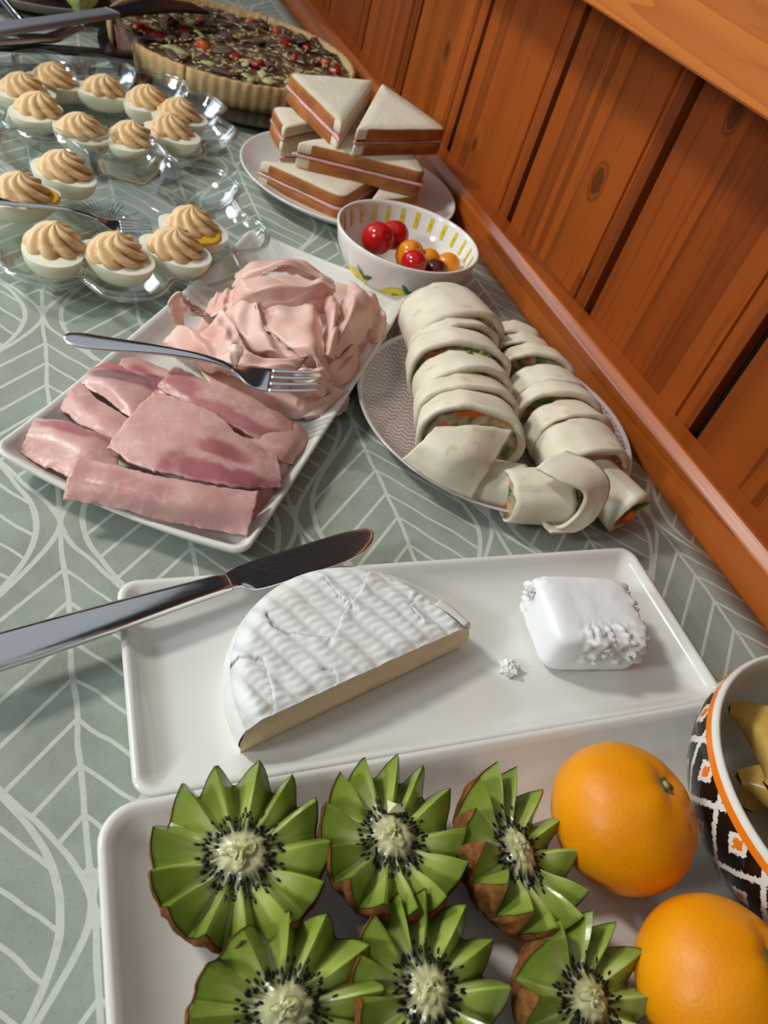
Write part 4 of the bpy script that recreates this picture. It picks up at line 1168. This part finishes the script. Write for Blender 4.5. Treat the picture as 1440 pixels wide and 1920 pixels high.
mort('broad smooth pale pink slice at the left of the pile behind the fork', [[(305, 638, 0.016), (330, 612, 0.024), (380, 620, 0.032), (418, 580, 0.044)], [(320, 652, 0.016), (365, 640, 0.028), (410, 635, 0.036), (440, 610, 0.044)], [(345, 668, 0.016), (395, 668, 0.028), (430, 662, 0.034), (458, 645, 0.038)], [(390, 700, 0.014), (425, 698, 0.024), (450, 690, 0.030), (475, 668, 0.034)]], 11.0, 40, 26)
mort('pale pink slice with a curled white tip just above the fork neck', [[(395, 664, 0.026), (440, 660, 0.038), (500, 668, 0.042), (560, 676, 0.042), (578, 660, 0.044)], [(400, 684, 0.024), (445, 684, 0.036), (505, 690, 0.040), (548, 696, 0.038), (570, 690, 0.036)], [(430, 704, 0.020), (465, 716, 0.028), (510, 722, 0.030), (540, 728, 0.028), (560, 725, 0.026)]], 12.0, 40, 22)
mort('pale pink slice bunched to the right of the fork tines', [[(545, 700, 0.036), (585, 688, 0.042), (612, 695, 0.040), (625, 720, 0.030)], [(545, 722, 0.030), (585, 715, 0.036), (610, 722, 0.032), (622, 738, 0.022)], [(555, 745, 0.020), (590, 742, 0.024), (608, 748, 0.020), (612, 752, 0.014)]], 13.0, 30, 18)
o = sheet('fold_tip', [[(425, 652, 0.048), (440, 644, 0.052), (456, 650, 0.050)], [(430, 664, 0.046), (442, 660, 0.049), (456, 664, 0.048)], [(438, 690, 0.036), (446, 684, 0.040), (450, 674, 0.042)]], 'mortadella', [q for q in bpy.data.objects if str(q.get('label', '')).endswith('above the fork neck')][0], lambda u, v, p: srgb(242, 222, 208), 0.0016, 16, 12, 0.0008, 0.0008, 3)

fork('fork', 'steel fork lying across the sliced ham, handle over the plate rim', G(119, 632, 0.040), G(601, 716, 0.048), roll=0.05)

# ---------------------------------------------------------------- deviled eggs on glass platters
vcol('egg_white', 0.28, 0.45, 0.05, 100, 0.0004, 0.45, (1, .95, .8), 0.03, 60)
vcol('yolk_cream', 0.40, 0.45, 0.15, 260, 0.0006, 0.3, (1, .7, .35), 0.06, 120)
simple('yolk_solid', srgb(228, 178, 48), 0.6, 0.3, bump=0.4, bscale=500, var=0.12, vscale=200)
def make_egg(seed, twist, lobes, yolk=False, rs=1.0):
    rr = random.Random(seed)
    L, Wd, H = 0.0285, 0.0205, 0.0190
    v, c = [], []
    nr, na = 14, 44
    for i in range(nr):          # flat cut face to the rounded underside
        q = pi / 2 * i / (nr - 1)
        for k in range(na):
            a = 2 * pi * k / na
            x = L * cos(a) * max(0.0, cos(q)) ** 0.8; y = Wd * sin(a) * (1 + 0.14 * cos(a)) * max(0.0, cos(q)) ** 0.8
            v.append((x, y, -H * sin(q)))
            c.append(mixc(srgb(234, 232, 210), srgb(214, 212, 168), 0.8 * (i / nr)))
    f = grid_faces(nr, na, False, True)
    f = [q[::-1] for q in f]
    b = len(v)
    for i in range(5):
        s = 1 - i / 4
        for k in range(na):
            a = 2 * pi * k / na
            v.append((L * cos(a) * s, Wd * sin(a) * (1 + 0.14 * cos(a)) * s, 0.0 + 0.0006 * sin(pi * s))); c.append(srgb(236, 234, 216))
    f += grid_faces(5, na, False, True, b)
    me_w = (v, f, c)
    R, Hh = 0.0208 * rs, 0.0172 * rs
    v, c = [], []
    nh, na = 22, 96
    ph = rr.uniform(0, 6)
    for i in range(nh):
        s = i / (nh - 1)
        rad = R * max(0.0, 1.0 - s ** 2.3) ** 0.62
        rad *= 0.86 + 0.14 * sin(pi * min(1.0, s * 1.8 + 0.25))
        for k in range(na):
            a = 2 * pi * k / na
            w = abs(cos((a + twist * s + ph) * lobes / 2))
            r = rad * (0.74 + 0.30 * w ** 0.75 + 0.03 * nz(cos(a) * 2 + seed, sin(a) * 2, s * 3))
            ox = 0.004 * s * cos(ph)
            z = Hh * (s ** 0.92) + 0.0012 * w * sin(pi * s)
            if s > 0.93: z += 0.0016 * (s - 0.93) / 0.07
            v.append((r * cos(a) + ox, r * sin(a), z - 0.0008))
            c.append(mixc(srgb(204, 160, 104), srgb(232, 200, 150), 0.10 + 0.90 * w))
    return me_w, (v, grid_faces(nh, na, False, True), c)
EGGV = [make_egg(3, 1.5, 8), make_egg(8, 2.0, 7), make_egg(15, 1.1, 8, rs=0.96)]
def egg(label, x, y, z, ang, var, group, yolk=None, tilt=(0, 0), sc=1.0):
    t = thing('deviled_egg', label, 'deviled egg', (x, y, z), (tilt[0], tilt[1], ang), group)
    t.scale = (sc,) * 3
    w, fl = EGGV[var % 3]
    mesh('egg_white', w[0], w[1], 'egg_white', t, True, w[2])
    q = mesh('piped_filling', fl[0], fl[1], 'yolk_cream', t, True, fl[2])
    q.rotation_euler = (0, 0, var * 1.3)
    if yolk:
        vv, ff = lathe([(0.0150, -0.0008), (0.0154, 0.0008), (0.0140, 0.0016), (0.0, 0.0018)], 30)
        mesh('yolk', vv, ff, 'yolk_solid', t, True, None, yolk)
    return t

def platter(label, cx, cy, R, cups, tilt, z0, smooth_rng):
    t = thing('egg_platter', label, 'platter', (cx, cy, z0), tilt, 'clear glass egg platters')
    na = 240
    def lobe(a):
        d = 1.0
        best = 0.0
        for c in cups:
            e = abs((a - math.radians(c) + pi) % (2 * pi) - pi)
            best = max(best, math.exp(-(e / 0.24) ** 4))
        return best
    def Rim(a):
        lb = lobe(a)
        return R * (0.865 + 0.155 * lb)
    prof = [(0.0, 0.0062), (0.30, 0.0062), (0.42, 0.0066), (0.50, 0.0095), (0.56, 0.0105), (0.64, 0.0075), (0.72, 0.0062), (0.82, 0.0068), (0.90, 0.0105), (0.955, 0.0170), (0.985, 0.0225), (1.0, 0.0245), (1.018, 0.0240), (1.03, 0.0228)]
    v = []
    for s, z in prof:
        for k in range(na):
            a = 2 * pi * k / na
            lb = lobe(a)
            r = s * Rim(a) if s > 0.5 else s * R * 0.93
            zz = z
            if 0.55 < s < 0.985: zz += 0.0085 * (1 - lb) * sin(pi * (s - 0.55) / 0.435)   # ridges between the cups
            v.append((r * cos(a), r * sin(a), zz))
    o = mesh('dish', v, grid_faces(len(prof), na, False, True), 'glass', t)
    s = o.modifiers.new('thickness', 'SOLIDIFY'); s.thickness = 0.0022; s.offset = -1
    vv, ff = lathe([(0.052, 0.0040), (0.053, 0.0), (0.056, 0.0), (0.058, 0.0042)], 80); mesh('foot_ring', vv, ff, 'glass', t)
    # thick beaded rim
    path = []
    for k in range(na):
        a = 2 * pi * k / na
        path.append(Vector((Rim(a) * 1.012 * cos(a), Rim(a) * 1.012 * sin(a), 0.0240)))
    vv = []
    for k in range(na):
        d = (path[(k + 1) % na] - path[k - 1]).normalized(); s_ = Vector((0, 0, 1)); n_ = d.cross(s_)
        for m in range(8):
            an = 2 * pi * m / 8; vv.append(path[k] + n_ * (0.0027 * cos(an)) + s_ * (0.0024 * sin(an)))
    mesh('rim', vv, grid_faces(na, 8, True, True), 'glass', t)
    return t
P2 = (0.0590, 0.6270); P1 = (0.0800, 0.8480)
cups2 = [343, 30, 74, 118, 163, 203, 240, 272, 307]
platter('scalloped clear glass egg platter with empty cups, nearer one', P2[0], P2[1], 0.124, cups2, (0.045, 0, 0), 0.0046, None)
cups1 = [20, 52, 86, 122, 158, 194, 230, 265, 300, 340]
platter('scalloped clear glass egg platter full of eggs, by the quiche', P1[0], P1[1], 0.123, cups1, (0, 0, 0), 0.0002, None)
def eg(px, py, zt, c, label, var, grp, extra=0.0, yolk=None, tilt=(0, 0), sc=1.0):
    p = G(px, py, zt)
    ang = atan2(p.y - c[1], p.x - c[0]) + extra
    egg(label, p.x, p.y, zt, ang, var, grp, yolk, tilt, sc)
g2 = 'deviled eggs on the nearer glass platter'
z2 = 0.0310
eg(122, 322, z2 + .003, P2, 'deviled egg at the back of the nearer platter beside an empty cup', 1, g2)
eg(42, 366, z2 + .002, P2, 'deviled egg at the left of the nearer platter with bare yolk at its side', 0, g2, 0.2, (-0.010, 0.004, 0.0))
eg(100, 462, z2, P2, 'deviled egg at the front left of the nearer platter, below the fork', 2, g2, 0.45)
eg(218, 480, z2, P2, 'deviled egg at the front middle of the nearer platter, right below the fork tines', 1, g2, 0.9)
eg(328, 468, z2, P2, 'deviled egg at the front right of the nearer platter', 0, g2, 0.4)
eg(362, 428, z2 + .002, P2, 'deviled egg with crumbly yellow yolk showing at the right of the nearer platter', 2, g2, 0.0, (0.010, -0.006, 0.0))
g1 = 'deviled eggs on the farther glass platter'
z1 = 0.0265
eg(45, 172, z1, P1, 'deviled egg leftmost of the farther platter, partly behind another', 0, g1)
eg(102, 152, z1, P1, 'deviled egg at the back left of the farther platter', 1, g1, 0.3)
eg(193, 170, z1, P1, 'deviled egg at the back of the farther platter, next to the dark knife blade', 2, g1, 1.2)
eg(277, 193, z1, P1, 'deviled egg at the back right of the farther platter by the quiche crust', 0, g1, 0.6)
eg(336, 217, z1, P1, 'deviled egg at the right of the farther platter, behind the front right one', 1, g1)
eg(70, 208, z1, P1, 'deviled egg at the front left of the farther platter, second from the left', 2, g1, 0.3)
eg(152, 248, z1, P1, 'deviled egg at the front middle of the farther platter', 0, g1, 1.1)
eg(248, 262, z1, P1, 'deviled egg at the front of the farther platter, touching the front right one', 1, g1, -0.9)
eg(322, 248, z1, P1, 'deviled egg rightmost in the front of the farther platter', 2, g1, 0.2)
fork('fork', 'steel fork lying on the nearer egg platter', G(-30, 372, 0.040), G(284, 425, 0.030), roll=0.0)

# ---------------------------------------------------------------- sandwich plate
SP = (0.3060, 0.7430)
v, f = lathe([(0.0, 0.0006), (0.058, 0.0006), (0.061, 0.0), (0.066, 0.0012), (0.090, 0.0080), (0.1090, 0.0180), (0.1122, 0.0208), (0.1126, 0.0218), (0.1115, 0.0224), (0.1095, 0.0212), (0.098, 0.0140), (0.080, 0.0088), (0.06, 0.0072), (0.03, 0.0068), (0.0, 0.0066)], 96)
o = mesh('plate', v, f, 'china_white', None, True, None, (SP[0], SP[1], 0)); tag(o, 'round white plate under the stack of sandwiches', 'plate')
vcol('bread_crumb', 0.8, 0.2, 0.5, 500, 0.0012, 0.2, (1, .9, .7), 0.08, 300)
vcol('bread_crust', 0.6, 0.3, 0.3, 200, 0.0008, None, None, 0.22, 90)
simple('cucumber', srgb(62, 92, 34), 0.4)
simple('cheese_slice', srgb(214, 186, 128), 0.5)
def tri_round(A, B, C, r, n=5):
    """triangle outline with rounded corners; returns points tagged with the edge they lie on"""
    P = [Vector((*A, 0)), Vector((*B, 0)), Vector((*C, 0))]
    out = []
    rad = [r * 1.6, r * 0.6, r * 0.6]
    for i in range(3):
        p, a, b = P[i], P[i - 1], P[(i + 1) % 3]
        u = (a - p).normalized() * rad[i]; w = (b - p).normalized() * rad[i]
        for k in range(n):
            t = k / (n - 1)
            q = (1 - t) ** 2 * (p + u) + 2 * t * (1 - t) * p + t * t * (p + w)
            out.append(q)
        e = P[(i + 1) % 3]
        a2, b2 = p + w, e + (p - e).normalized() * rad[(i + 1) % 3]
        for k in range(1, 10): out.append(a2.lerp(b2, k / 10))
    return out
def bread(parent, A, B, C, z0, th, seed, sag=0.0, lean=(0, 0)):
    """A is the loaf corner: AB and AC carry crust, BC is the cut"""
    out = tri_round(A, B, C, 0.007)
    cen = (Vector((*A, 0)) + Vector((*B, 0)) + Vector((*C, 0))) / 3
    nB, nC = Vector((*B, 0)), Vector((*C, 0))
    cut = (nC - nB).normalized(); cn = Vector((cut.y, -cut.x, 0))
    if cn.dot(Vector((*A, 0)) - nB) < 0: cn = -cn
    def zz(p, z):
        d = (p - cen)
        return z + lean[0] * d.x + lean[1] * d.y + sag * (d.length / 0.05) ** 2 + 0.0006 * nz(p.x * 60 + seed, p.y * 60)
    n = len(out)
    v, c = [], []
    rings = [(0.0, 0, 1.0), (0.90, 0, 1.0), (1.0, 0.12, 1.0), (1.0, 0.5, 1.006), (1.0, 0.88, 1.0), (0.965, 1.0, 1.0), (0.6, 1.0, 1.0), (0.3, 1.0, 1), (0.0, 1.0, 1.0)]
    W_, Y_ = srgb(230, 222, 202), srgb(212, 192, 150)
    for s, h, k in rings:
        for p in out:
            q = cen + (p - cen) * s * k
            v.append((q.x, q.y, zz(q, z0 + th * h)))
            c.append(mixc(W_, Y_, 0.4 * sstep(0.9, 1.0, s) + 0.5 * fbm(q.x * 90, q.y * 90, seed)))
    f = [q[::-1] for q in grid_faces(len(rings), n, False, True)]
    sl = mesh('bread_slice', v, f, 'bread_crumb', parent, True, c)
    # crust skin along AB and AC
    idx = [i for i, p in enumerate(out) if (p - nB).dot(cn) > 0.006]
    # make the run contiguous
    start = next(i for i in idx if (i - 1) % n not in idx)
    run = [(start + k) % n for k in range(len(idx))]
    v, c = [], []
    lev = [(0.03, 0.995), (0.0, 1.004), (0.10, 1.014), (0.5, 1.020), (0.90, 1.014), (0.995, 1.002), (1.004, 0.982)]
    for i in run:
        for h, k in lev:
            q = cen + (out[i] - cen) * k
            v.append((q.x, q.y, zz(q, z0 + th * h)))
            t = fbm(q.x * 45 + seed, q.y * 45, h)
            c.append(mixc(mixc(srgb(146, 82, 40), srgb(186, 116, 60), 0.5 + t), srgb(206, 158, 98), 0.5 * (abs(h - 0.5) * 2) ** 6))
    mesh('crust', v, grid_faces(len(run), len(lev)), 'bread_crust', sl, True, c)
    return sl
def sandwich(label, A, B, C, z0, th=0.0285, seed=1, lean=(0, 0), hamout=0.0, cuc=False):
    t = thing('sandwich', label, 'sandwich', (0, 0, 0), (0, 0, 0), 'ham sandwiches stacked on the round plate')
    b = th * 0.42; gp = th * 0.16
    bread(t, A, B, C, z0, b, seed, 0, lean)
    cen = (Vector((*A, 0)) + Vector((*B, 0)) + Vector((*C, 0))) / 3
    bread(t, A, B, C, z0 + b + gp, b, seed + 3, 0.0, lean)
    def flat(name, s, z, hh, mat, colf, wob, sd):
        v, c = [], []
        out = tri_round(A, B, C, 0.006)
        for q, h in ((0.0, 0), (0.5, 0), (1.0, 0), (1.0, 1), (0.5, 1), (0.0, 1)):
            for p in out:
                e = s + wob * nz(p.x * 45 + sd, p.y * 45)
                r = cen + (p - cen) * (e if q == 1.0 else q)
                d = r - cen
                v.append((r.x, r.y, z + hh * h + lean[0] * d.x + lean[1] * d.y + 0.0006 * nz(r.x * 90, r.y * 90 + sd))); c.append(colf)
        mesh(name, v, [q[::-1] for q in grid_faces(6, len(out), False, True)], mat, t, True, c)
    flat('ham_filling', 1.0 + hamout, z0 + b + gp * 0.35, gp * 0.45, 'ham', srgb(218, 158, 154), 0.06, seed)
    flat('cheese_filling', 0.97, z0 + b, gp * 0.35, 'cheese_slice', srgb(220, 200, 150), 0.05, seed + 9)
    if cuc: flat('cucumber_filling', 0.99, z0 + b + gp * 0.8, gp * 0.22, 'cucumber', srgb(220, 200, 150), 0.05, seed + 19)
    return t
zf = 0.0082
sandwich('triangle ham sandwich at the bottom left of the stack, crust to the camera', (0.274, 0.672), (0.336, 0.730), (0.208, 0.736), zf, 0.0245, 4, (0.06, 0.06), 0.06, True)
sandwich('triangle sandwich at the bottom right behind the lemon bowl', (0.362, 0.690), (0.370, 0.775), (0.300, 0.668), zf, 0.0240, 7, (0, 0), 0.0)
sandwich('triangle sandwich at the back of the lower layer', (0.300, 0.836), (0.236, 0.770), (0.372, 0.790), zf, 0.0240, 9, (0, 0), 0.0)
sandwich('ham sandwich in the middle layer with its long crust to the camera', (0.357, 0.682), (0.366, 0.788), (0.2385, 0.7260), 0.0335, 0.0245, 12, (0.02, 0.0), 0.07, True)
sandwich('half hidden sandwich corner at the left of the middle layer', (0.232, 0.806), (0.335, 0.822), (0.232, 0.752), 0.0335, 0.0240, 15, (0.02, 0), 0.0)
sandwich('top left triangle ham sandwich of the stack', (0.2480, 0.8230), (0.3480, 0.8400), (0.2745, 0.7150), 0.0585, 0.0255, 18, (0.0, 0.05), 0.07)
sandwich('top right triangle sandwich of the stack, nearest the wall', (0.3955, 0.7360), (0.3570, 0.8370), (0.2850, 0.7030), 0.0585, 0.0255, 21, (0, 0.03), 0.0, True)

# ---------------------------------------------------------------- quiche
QC = (0.2530, 1.0720); QR = 0.1520
v, f = lathe([(0.0, 0.0003), (0.09, 0.0003), (0.10, 0.001), (0.14, 0.004), (0.160, 0.0075), (0.1625, 0.0090), (0.1615, 0.0098), (0.157, 0.0090), (0.13, 0.0062), (0.0, 0.0060)], 96, squash=1.20)
o = mesh('platter', v, f, 'dark_glass', None, True, None, (QC[0], QC[1], 0)); tag(o, 'dark glossy platter under the quiche', 'platter')
qt = thing('quiche', 'round vegetable quiche with fluted pastry crust, one piece taken', 'quiche', (QC[0], QC[1], 0.0064))
vcol('pastry', 0.65, 0.3, 0.4, 300, 0.001, None, None, 0.15, 120)
vcol('quiche_top', 0.42, 0.45, 0.7, 260, 0.003, None, None, 0.35, 260)
def crust(a0, a1):
    a0, a1 = math.radians(a0), math.radians(a1)
    n = max(8, int((a1 - a0) / 0.011))
    v, c = [], []
    prof = [(0.955, 0.0), (0.985, 0.010), (1.0, 0.022), (1.003, 0.0290), (0.992, 0.0318), (0.972, 0.0312), (0.962, 0.0270), (0.950, 0.012), (0.935, 0.0)]
    for i in range(n + 1):
        a = lerp(a0, a1, i / n)
        fl = cos(a * 78)
        for j, (s, z) in enumerate(prof):
            r = QR * s * (1 + 0.0038 * fl * (1 if j < 5 else 0.3)) + 0.0006 * nz(a * 30, j)
            v.append((r * cos(a), r * sin(a), z + 0.0012 * nz(a * 22, 2) * (z / 0.03)))
            col = mixc(srgb(226, 198, 148), srgb(212, 174, 116), 0.5 + 0.8 * fbm(a * 20, z * 60, 1))
            c.append(mixc(col, srgb(160, 104, 50), 0.35 * sstep(0.026, 0.032, z)))
    m = len(prof)
    f = grid_faces(n + 1, m, False, True)
    f += [tuple(range(m)), tuple(n * m + k for k in range(m))[::-1]]
    mesh('crust', v, f, 'pastry', qt, True, c)
crust(209.5, 236.6); crust(237.4, 338); crust(338.7, 421); crust(421.6, 540)
nr, na = 34, 120
v, c = [], []
for i in range(nr):
    for k in range(na):
        a = 2 * pi * k / na
        dg = math.degrees(a)
        lim = 0.955 if not (181 < dg < 209) else 0.955 - 0.12 * sin(pi * (dg - 181) / 28)
        r = QR * lim * i / (nr - 1)
        x, y = r * cos(a), r * sin(a)
        b = 0.0245 + 0.0026 * fbm(x * 70, y * 70, 3, 4)
        if i == nr - 1 and 181 < dg < 209: b = 0.001
        v.append((x, y, b))
        n1, n2 = fbm(x * 55, y * 55, 11), fbm(x * 95 + 7, y * 95, 5)
        col = mixc(srgb(120, 92, 58), srgb(66, 46, 34), 0.5 + 1.1 * n1)
        if n2 > 0.22: col = mixc(col, srgb(196, 178, 126), 0.85)
        elif n2 < -0.38: col = srgb(120, 40, 28)
        c.append(col)
mesh('filling', v, [q[::-1] for q in grid_faces(nr, na, False, True)][::1], 'quiche_top', qt, True, c)
simple('roast_tomato', srgb(150, 34, 26), 0.25, 0.5, var=0.3, vscale=90)
simple('roast_carrot', srgb(196, 84, 34), 0.35, 0.5, var=0.25, vscale=90)
simple('courgette', srgb(176, 174, 118), 0.4, 0.4, var=0.2, vscale=200)
simple('mushroom', srgb(92, 72, 60), 0.5, 0.4, var=0.5, vscale=150)
simple('melted_cheese', srgb(216, 198, 154), 0.45, 0.4, var=0.15, vscale=150)
def lump_data(sx, sy, sz, seed, n=10):
    v = []
    for i in range(n):
        th = pi * i / (n - 1)
        for k in range(n + 4):
            ph = 2 * pi * k / (n + 4)
            d = Vector((sin(th) * cos(ph), sin(th) * sin(ph), cos(th)))
            q = 1 + 0.5 * nz(d.x * 1.6 + seed, d.y * 1.6, d.z * 1.6)
            v.append((d.x * sx * q, d.y * sy * q, d.z * sz * q))
    return v, grid_faces(n, n + 4, False, True)
def on_q(px, py): p = G(px, py, 0.034); return p.x - QC[0], p.y - QC[1]
for i, (px, py, s, kind) in enumerate([(290, 72, 0.0125, 0), (345, 62, 0.010, 0), (380, 86, 0.0105, 1), (260, 55, 0.010, 0), (470, 40, 0.0085, 1), (375, 40, 0.008, 1), (535, 80, 0.009, 0), (555, 110, 0.009, 0), (575, 90, 0.008, 0),
                                       (482, 122, 0.010, 0), (628, 132, 0.010, 0), (610, 118, 0.007, 1), (440, 105, 0.008, 0), (520, 60, 0.007, 1), (320, 40, 0.008, 0), (590, 75, 0.007, 0)]):
    x, y = on_q(px, py)
    q = mesh('tomato_piece' if kind == 0 else 'carrot_piece', *lump_data(s, s * 0.8, s * 0.55, i * 2.7), 'roast_tomato' if kind == 0 else 'roast_carrot', qt, True, None, (x, y, 0.0275))
    q.rotation_euler = (0.3, 0.2, i)
for i in range(52):
    a, r = rnd.uniform(0, 2 * pi), QR * 0.88 * sqrt(rnd.random())
    L = rnd.uniform(0.007, 0.016)
    R_ = [[Vector((-L, -.005, 0)), Vector((0, -.007, .001)), Vector((L, -.002, 0))], [Vector((-L, 0, .0012)), Vector((0, .000, .0026)), Vector((L, .003, .001))], [Vector((-L * .8, .004, 0)), Vector((0, .004, .0012)), Vector((L * .8, .008, 0))]]
    q = sheet('mushroom_slice', R_, 'mushroom', qt, None, 0.0016, 8, 6, 0.001, 0.0006, i * 3.3, False)
    q.location = (r * cos(a), r * sin(a), 0.0275); q.rotation_euler = (rnd.uniform(-.3, .3), rnd.uniform(-.3, .3), rnd.uniform(0, 6))
for i in range(14):
    a, r = rnd.uniform(0, 2 * pi), QR * 0.85 * sqrt(rnd.random())
    q = mesh('courgette_piece', *lump_data(rnd.uniform(.006, .010), .005, .0018, i * 1.9, 8), 'courgette', qt, True, None, (r * cos(a), r * sin(a), 0.0285)); q.rotation_euler = (rnd.uniform(-.4, .4), rnd.uniform(-.3, .3), rnd.uniform(0, 6))
x, y = on_q(330, 98)
q = mesh('courgette_piece', *lump_data(.015, .007, .002, 5.5, 10), 'courgette', qt, True, None, (x, y, 0.0300)); q.rotation_euler = (0.1, 0.1, -0.4)
x, y = on_q(506, 155)
q = mesh('courgette_piece', *lump_data(.009, .008, .003, 8.5, 10), 'courgette', qt, True, None, (x, y, 0.0290))
sv, sf = [], []
for i in range(420):
    a, r = rnd.uniform(0, 2 * pi), QR * 0.9 * sqrt(rnd.random())
    p = Vector((r * cos(a), r * sin(a), 0.0282 + rnd.uniform(-.0012, .0022))); d = Vector((cos(i * 2.4), sin(i * 2.4), rnd.uniform(-.2, .2))) * rnd.uniform(.003, .0075)
    s = Vector((-d.y, d.x, 0)).normalized() * 0.0014
    b = len(sv)
    sv += [p - d, p + s, p + d, p - s, p + Vector((0, 0, .0011))]
    sf += [(b, b + 1, b + 4), (b + 1, b + 2, b + 4), (b + 2, b + 3, b + 4), (b + 3, b, b + 4), (b, b + 3, b + 2, b + 1)]
q = mesh('cheese_shreds', sv, sf, 'melted_cheese', qt, True); q['kind'] = 'stuff'

# ---------------------------------------------------------------- far left: tongs, knife, salad
tg = thing('serving_tongs', 'grey serving tongs with black heads lying over the quiche plate', 'tongs')
def bar_between(name, pts, widths, thick, mat, parent):
    P_ = [G(*p) for p in pts]
    n = 30
    path, ws = [], []
    for i in range(n):
        t = i / (n - 1)
        p = catmull(P_, t); d = (catmull(P_, min(1, t + .01)) - catmull(P_, max(0, t - .01))).normalized()
        s = Vector((0, 0, 1)).cross(d).normalized(); u = d.cross(s)
        path.append((p, s, u)); ws.append(catmull([Vector((w, 0, 0)) for w in widths], t).x)
    def sect(i):
        w = ws[i]; h = thick
        return [(-w, -h * .6), (-w * .7, -h), (w * .7, -h), (w, -h * .6), (w, h * .6), (w * .7, h), (-w * .7, h), (-w, h * .6)]
    v, f = sweep(path, sect)
    return mesh(name, v, f, mat, parent, True)
bar_between('arm', [(-60, 64, 0.060), (20, 52, 0.064), (120, 38, 0.064), (210, 24, 0.060)], [0.011, 0.0105, 0.009, 0.010], 0.0035, 'grey_plastic', tg)
bar_between('head', [(196, 26, 0.060), (250, 18, 0.058), (310, 10, 0.055), (374, 16, 0.050)], [0.010, 0.014, 0.022, 0.018], 0.0022, 'black_plastic', tg)
bar_between('arm', [(-60, 78, 0.030), (60, 72, 0.028), (100, 70, 0.026), (150, 48, 0.030)], [0.008, 0.008, 0.008, 0.006], 0.003, 'steel', tg)
kt = thing('cake_knife', 'long dark flat knife lying between quiche and farther egg platter', 'knife')
bar_between('blade', [(-60, 84, 0.018), (60, 90, 0.018), (160, 97, 0.018), (262, 104, 0.016)], [0.0125, 0.0125, 0.0125, 0.011], 0.0016, 'black_plastic', kt)
bar_between('handle', [(-200, 78, 0.020), (-120, 80, 0.020), (-50, 84, 0.019)], [0.013, 0.012, 0.010], 0.006, 'black_plastic', kt)
# salad platter cut off by the top edge
sa, sb = G(22, 0, 0.022), G(140, 22, 0.022)
simple('salad_plate', srgb(150, 140, 128), 0.3); simple('salad_dark', srgb(48, 30, 34), 0.5, 0.4, bump=0.8, bscale=120, var=0.5, vscale=80)
vcol('lettuce', 0.35, 0.45, 0.3, 150, 0.001, 0.2, (.5, 1, .3), 0.15, 120)
dv = (sb - sa).normalized(); nn = Vector((-dv.y, dv.x, 0))
if nn.y < 0: nn = -nn
sc_ = (sa + sb) / 2 + nn * 0.118 - dv * 0.01
v, f = lathe([(0.0, 0.0005), (0.07, 0.0005), (0.10, 0.008), (0.119, 0.020), (0.1205, 0.0218), (0.119, 0.0226), (0.112, 0.0200), (0.09, 0.0085), (0.0, 0.0065)], 72)
o = mesh('platter', v, f, 'salad_plate', None, True, None, (sc_.x, sc_.y, 0)); tag(o, 'pale platter with dark salad at the top left corner', 'platter')
v, f = lathe([(0.095, 0.009), (0.092, 0.018), (0.07, 0.026), (0.04, 0.030), (0.0, 0.031)], 40)
v = [(a + 0.004 * nz(a * 50, b * 50), b + 0.004 * nz(b * 50, a * 50, 3), z + 0.006 * nz(a * 60, b * 60, 5)) for a, b, z in v]
o = mesh('dark_salad', v, f, 'salad_dark', None, True, None, (sc_.x, sc_.y, 0)); tag(o, 'heap of dark red salad leaves on the corner platter', 'salad', None, 'stuff')
for k in range(9):
    a_ = k * 2.4; r_ = 0.030 + 0.045 * ((k * 0.37) % 1.0)
    cx_, cy_ = sc_.x + r_ * cos(a_), sc_.y + r_ * sin(a_)
    L_ = 0.030
    d_ = Vector((cos(a_ + 0.6), sin(a_ + 0.6), 0)); e_ = Vector((-d_.y, d_.x, 0)); c_ = Vector((cx_, cy_, 0.033 + 0.010 * (1 - r_ / 0.08)))
    R_ = [[c_ - d_ * L_ - e_ * 0.006, c_ - e_ * 0.020 + Vector((0, 0, 0.010)), c_ + d_ * L_ - e_ * 0.008],
          [c_ - d_ * L_ + Vector((0, 0, -0.004)), c_ + Vector((0, 0, 0.004)), c_ + d_ * L_ * 1.1 + Vector((0, 0, -0.004))],
          [c_ - d_ * L_ + e_ * 0.006, c_ + e_ * 0.020 + Vector((0, 0, 0.009)), c_ + d_ * L_ + e_ * 0.008]]
    lf = sheet('salad_leaf', R_, 'salad_dark', None, None, 0.0008, 20, 14, 0.006, 0.005, k * 1.7, False)
    tag(lf, 'dark red salad leaf heaped on the corner platter', 'salad leaf', 'dark salad leaves on the corner platter')
o = sheet('lettuce_leaf', [[(118, -30, 0.050), (150, -25, 0.055), (190, -28, 0.050)], [(126, -8, 0.048), (152, -4, 0.052), (188, -10, 0.046)], [(134, 12, 0.036), (152, 16, 0.040), (178, 10, 0.036)], [(142, 22, 0.026), (152, 26, 0.028), (166, 20, 0.026)]],
          'lettuce', None, lambda u, v, p: mixc(srgb(150, 176, 76), srgb(206, 214, 150), 0.5 + fbm(p.x * 60, p.y * 60)), 0.0012, 22, 16, 0.004, 0.003, 2)
tag(o, 'pale green lettuce leaf at the top left edge', 'lettuce')
tq = thing('serving_spoon', 'dark metal serving spoon handle at the top left corner', 'spoon')
bar_between('handle', [(-30, -40, 0.050), (5, 0, 0.046), (22, 20, 0.044), (44, 44, 0.040)], [0.005, 0.005, 0.005, 0.006], 0.002, 'black_plastic', tq)
bar_between('bowl_edge', [(-22, -40, 0.0535), (14, 4, 0.0495), (30, 24, 0.0475), (46, 42, 0.043)], [0.0016, 0.0016, 0.0016, 0.0016], 0.001, 'steel', tq)
